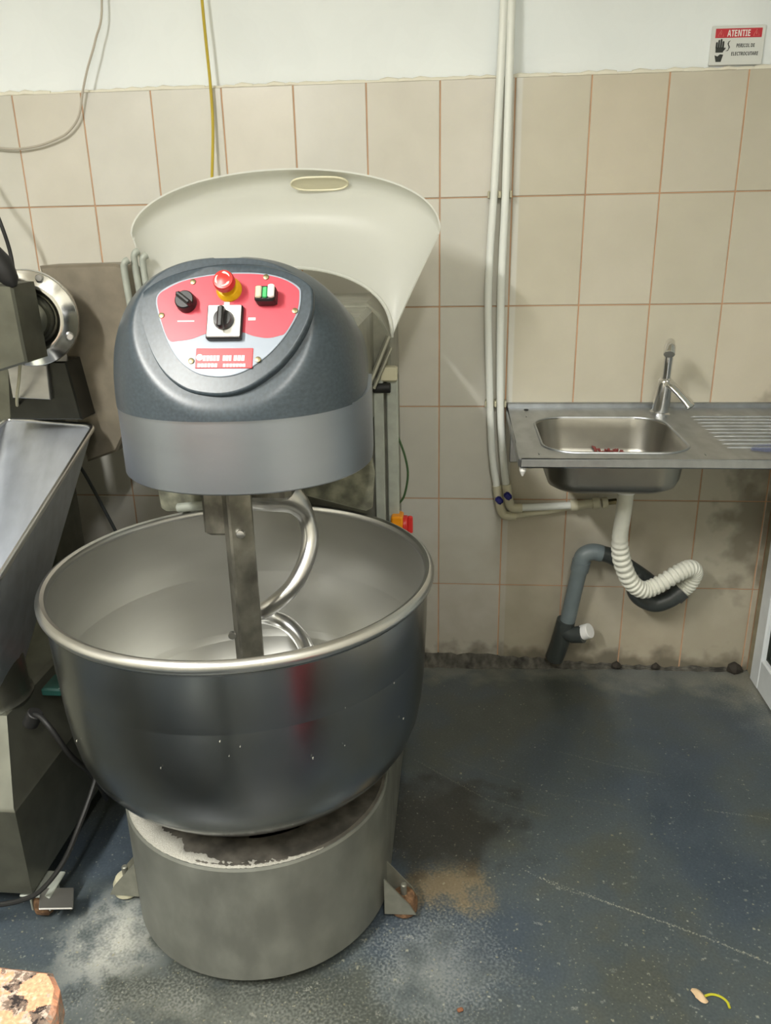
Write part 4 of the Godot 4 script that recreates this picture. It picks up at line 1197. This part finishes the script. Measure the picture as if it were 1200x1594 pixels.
func build_wall_bits() -> void:
	var w := 0.136
	var h := 0.0925
	var sg := thing("warning_sign", "small white electrical hazard sign with a red header on the plaster", "sign", Vector3(0.778, 1.8585, -0.029))
	sg.rotation.z = -0.012
	obj(MB.new().box(Vector3(0, 0, 0.003), Vector3(w, h, 0.008), 0.0015), "board", mat(c("d3d6d3"), 0.45), sg)
	obj(MB.new().box(Vector3(0, 0.0285, 0.0072), Vector3(0.118, 0.0215, 0.001), 0.0003), "header", M.sign_red, sg)
	text("ATENTIE", 0.0150, 0.058, Vector3(0.0, 0.0280, 0.0080), M.white, sg, "header_lettering")
	text("PERICOL DE", 0.0085, 0.046, Vector3(0.021, -0.0005, 0.0073), M.ink, sg, "first_line")
	text("ELECTROCUTARE", 0.0085, 0.068, Vector3(0.021, -0.0195, 0.0073), M.ink, sg, "second_line")
	var tr := MB.new()
	for x in [-0.045, 0.045]:
		tr = MB.new()
		for q in [[0.0, 0.0], ]:
			var a := Vector2(x - 0.0075, 0.0215)
			var b := Vector2(x + 0.0075, 0.0215)
			var d := Vector2(x, 0.0355)
			tr.tube([Vector3(a.x, a.y, 0.0078), Vector3(b.x, b.y, 0.0078), Vector3(d.x, d.y, 0.0078)], 0.0009, 6, true)
		tr.box(Vector3(x, 0.0275, 0.0078), Vector3(0.0014, 0.006, 0.0006), 0.0002)
		obj(tr, "warning_triangle", M.triangle, sg)
	# raised hand struck by a bolt
	var hand := MB.new()
	var flat := Transform3D(Basis.IDENTITY, Vector3(-0.044, -0.012, 0.0068))
	hand.prism(PackedVector2Array([Vector2(-0.010, -0.004), Vector2(0.009, -0.004), Vector2(0.011, 0.008), Vector2(-0.011, 0.008)]), 0.0008, flat)
	for k in 4:
		var x := -0.009 + k * 0.0056
		var top: float = [0.019, 0.024, 0.026, 0.021][k]
		hand.prism(PackedVector2Array([Vector2(x - 0.0024, 0.006), Vector2(x + 0.0024, 0.006), Vector2(x + 0.0022, top), Vector2(x, top + 0.002), Vector2(x - 0.0022, top)]), 0.0008, flat)
	hand.prism(PackedVector2Array([Vector2(0.009, -0.002), Vector2(0.015, 0.005), Vector2(0.0135, 0.008), Vector2(0.009, 0.004)]), 0.0008, flat)
	hand.prism(PackedVector2Array([Vector2(-0.0115, -0.010), Vector2(-0.004, -0.013), Vector2(0.002, -0.008), Vector2(0.0105, -0.009), Vector2(0.006, -0.026), Vector2(-0.007, -0.026)]), 0.0008, flat)
	obj(hand, "hand_symbol", M.ink, sg)
	var bolt := MB.new()
	bolt.prism(PackedVector2Array([Vector2(0.026, 0.024), Vector2(0.021, 0.022), Vector2(0.0185, 0.016), Vector2(0.0225, 0.008), Vector2(0.021, 0.002), Vector2(0.015, -0.001), Vector2(0.0215, -0.0005), Vector2(0.0255, 0.008), Vector2(0.0215, 0.015), Vector2(0.0225, 0.020)]), 0.0008, flat)
	obj(bolt, "bolt_symbol", M.ink, sg)
	# thin off-white cable drooping off to the left
	var z1 := 0.018
	var a := obj(MB.new().tube(spline([Vector3(-0.905, 2.3, 0.0), Vector3(-0.916, 2.017, 0.006), Vector3(-0.944, 1.926, 0.012), Vector3(-0.975, 1.855, z1), Vector3(-0.996, 1.80, 0.02), Vector3(-1.018, 1.738, z1), Vector3(-1.050, 1.702, z1), Vector3(-1.088, 1.682, z1), Vector3(-1.168, 1.661, z1), Vector3(-1.265, 1.661, z1), Vector3(-1.42, 1.70, 0.012), Vector3(-1.6, 1.85, 0.006), Vector3(-1.68, 2.5, -0.026)], 7), 0.0032, 8), "thin_cable", M.cable_white)
	tag(a, "thin off-white cable drooping across the tiles at upper left", "cable")
	var b := obj(MB.new().tube(spline([Vector3(-0.642, 2.3, 0.0), Vector3(-0.638, 2.004, 0.008), Vector3(-0.635, 1.914, 0.014), Vector3(-0.632, 1.798, 0.016), Vector3(-0.634, 1.694, 0.02), Vector3(-0.642, 1.55, 0.05), Vector3(-0.64, 1.40, 0.12), Vector3(-0.60, 1.25, 0.235)], 6), 0.0042, 8), "yellow_cable", M.cable_yellow)
	tag(b, "yellow and green cable running down the wall to behind the milky lid", "cable")
	var d := obj(MB.new().tube(spline([Vector3(-1.62, 2.6, 0.004), Vector3(-1.50, 2.05, 0.06), Vector3(-1.30, 1.62, 0.14), Vector3(-1.24, 1.53, 0.18), Vector3(-1.202, 1.46, 0.2), Vector3(-1.187, 1.342, 0.2), Vector3(-1.19, 1.2, 0.25)], 6), 0.0055, 8), "black_cable", M.rubber)
	tag(d, "black cable coming down to the divider behind the round black knob", "cable")
	var g := obj(MB.new().tube(spline([Vector3(-1.21, 0.90, 0.11), Vector3(-1.16, 0.79, 0.105), Vector3(-1.122, 0.711, 0.1), Vector3(-1.083, 0.614, 0.1), Vector3(-1.041, 0.504, 0.1), Vector3(-0.98, 0.34, 0.1), Vector3(-0.92, 0.12, 0.11), Vector3(-0.86, 0.008, 0.16), Vector3(-0.70, 0.006, 0.2)], 6), 0.0055, 8), "grey_cable", mat(c("3f4446"), 0.5))
	tag(g, "dark grey cable slanting down the tiles between the hopper and the bowl", "cable")

func build_floor_bits() -> void:
	# cable lying round the divider's foot
	var fc := obj(MB.new().tube(spline([Vector3(-1.05, 0.075, 1.20), Vector3(-0.96, 0.072, 1.20), Vector3(-0.91, 0.079, 1.195), Vector3(-0.865, 0.088, 1.19), Vector3(-0.82, 0.108, 1.18), Vector3(-0.775, 0.16, 1.15), Vector3(-0.745, 0.23, 1.11), Vector3(-0.73, 0.29, 1.05), Vector3(-0.74, 0.32, 0.98)], 6), 0.0055, 8), "looped_cable", M.rubber)
	tag(fc, "dusty black cable looped round the front foot of the divider", "cable")
	# onion skin and a curl of yellow strap on the floor
	var r := RandomNumberGenerator.new()
	r.seed = 3
	var rows := []
	for i in 7:
		var ring := PackedVector3Array()
		for j in 9:
			var u := i / 6.0 * 2.0 - 1.0
			var v := j / 8.0 * 2.0 - 1.0
			var s := sqrt(maxf(0.0, 1.0 - u * u * 0.8))
			ring.append(Vector3(0.541 + u * 0.011 + v * 0.003, 0.004 + 0.009 * (1.0 - u * u) * (1.0 - v * v) + r.randf() * 0.001, 1.248 + v * 0.016 * s + u * 0.004))
		rows.append(ring)
	tag(obj(MB.new().sheet(rows, 0.0012), "onion_skin", M.scrap_tan, self, 60.0), "curled tan flake of onion skin on the floor beside a yellow strip", "scrap")
	tag(obj(MB.new().tube(spline([Vector3(0.551, 0.003, 1.247), Vector3(0.566, 0.003, 1.242), Vector3(0.581, 0.0035, 1.246), Vector3(0.591, 0.003, 1.256), Vector3(0.592, 0.003, 1.270)], 6), 0.0026, 7, false, 0.6), "yellow_strip", M.scrap_yellow), "curved yellow strip lying on the dark floor", "scrap")
	tag(obj(MB.new().box(Vector3(0.075, 0.003, 1.31), Vector3(0.012, 0.006, 0.008), 0.002, Basis(Vector3.UP, 0.4)), "brown_crumb", mat(c("7d5238"), 0.8)), "small rust-brown crumb on the floor in front of the mixer", "scrap")
	# loose mortar lumps at the foot of the wall by the door
	for q in [[0.985, 0.026, 0.022], [0.60, 0.03, 0.014], [0.73, 0.022, 0.012]]:
		var lump := MB.new()
		lump.tube([Vector3(q[0] - q[2], 0.006, 0.012), Vector3(q[0] - q[2] * 0.5, 0.014, 0.014), Vector3(q[0], 0.018, 0.014), Vector3(q[0] + q[2] * 0.7, 0.012, 0.013), Vector3(q[0] + q[2] * 1.2, 0.006, 0.012)], [0.003, q[2] * 0.8, q[2], q[2] * 0.7, 0.002], 9)
		tag(obj(lump, "mortar_lump", mat(c("353029"), 0.9)), ["dark mortar lump at the wall foot beside the white door frame", "dark mortar lump at the wall foot below the black trap", "dark mortar lump at the wall foot under the hose loop"][[0.985, 0.60, 0.73].find(q[0])], "rubble", "lumps along the wall foot")
	# granite worktop whose corner reaches into the frame, on a plain cabinet
	var t := thing("granite_table", "speckled pink granite table corner close to the camera", "table", Vector3(-0.9, 0, 2.6))
	var top := PackedVector2Array([Vector2(0.62, -0.625), Vector2(0.634, -0.610), Vector2(0.640, -0.590), Vector2(0.66, -0.2), Vector2(-0.6, -0.2), Vector2(-0.6, -0.69), Vector2(-0.3, -0.672)])
	obj(MB.new().prism(top, 0.03, Transform3D(Basis(Vector3.RIGHT, Vector3.BACK, Vector3.UP), Vector3(0, 0.82, 0)), 0.004), "granite_slab", M.granite, t)
	for q in [Vector2(0.56, -0.54), Vector2(-0.52, -0.6), Vector2(0.56, -0.24), Vector2(-0.52, -0.24)]:
		obj(MB.new().box(Vector3(q.x, 0.41, q.y), Vector3(0.05, 0.82, 0.05), 0.003), "table_leg", M.olive, t)

func build_behind() -> void:
	# what stands beside the camera and shows only in the steel of the bowl
	var t := thing("red_bin", "round red plastic bin standing on the floor beside the camera", "bin", Vector3(0.43, 0, 1.93))
	obj(MB.new().lathe([Vector2(0.0, 0.0), Vector2(0.09, 0.0), Vector2(0.095, 0.006), Vector2(0.135, 0.34), Vector2(0.141, 0.345), Vector2(0.141, 0.36), Vector2(0.133, 0.36), Vector2(0.086, 0.012), Vector2(0.0, 0.012)], 40), "bin_shell", M.red_door, t)
	obj(MB.new().tube(spline([Vector3(-0.139, 0.335, 0), Vector3(-0.14, 0.38, 0.06), Vector3(0, 0.40, 0.145), Vector3(0.14, 0.38, 0.06), Vector3(0.139, 0.335, 0)], 6), 0.004, 8), "bail", M.steel, t)
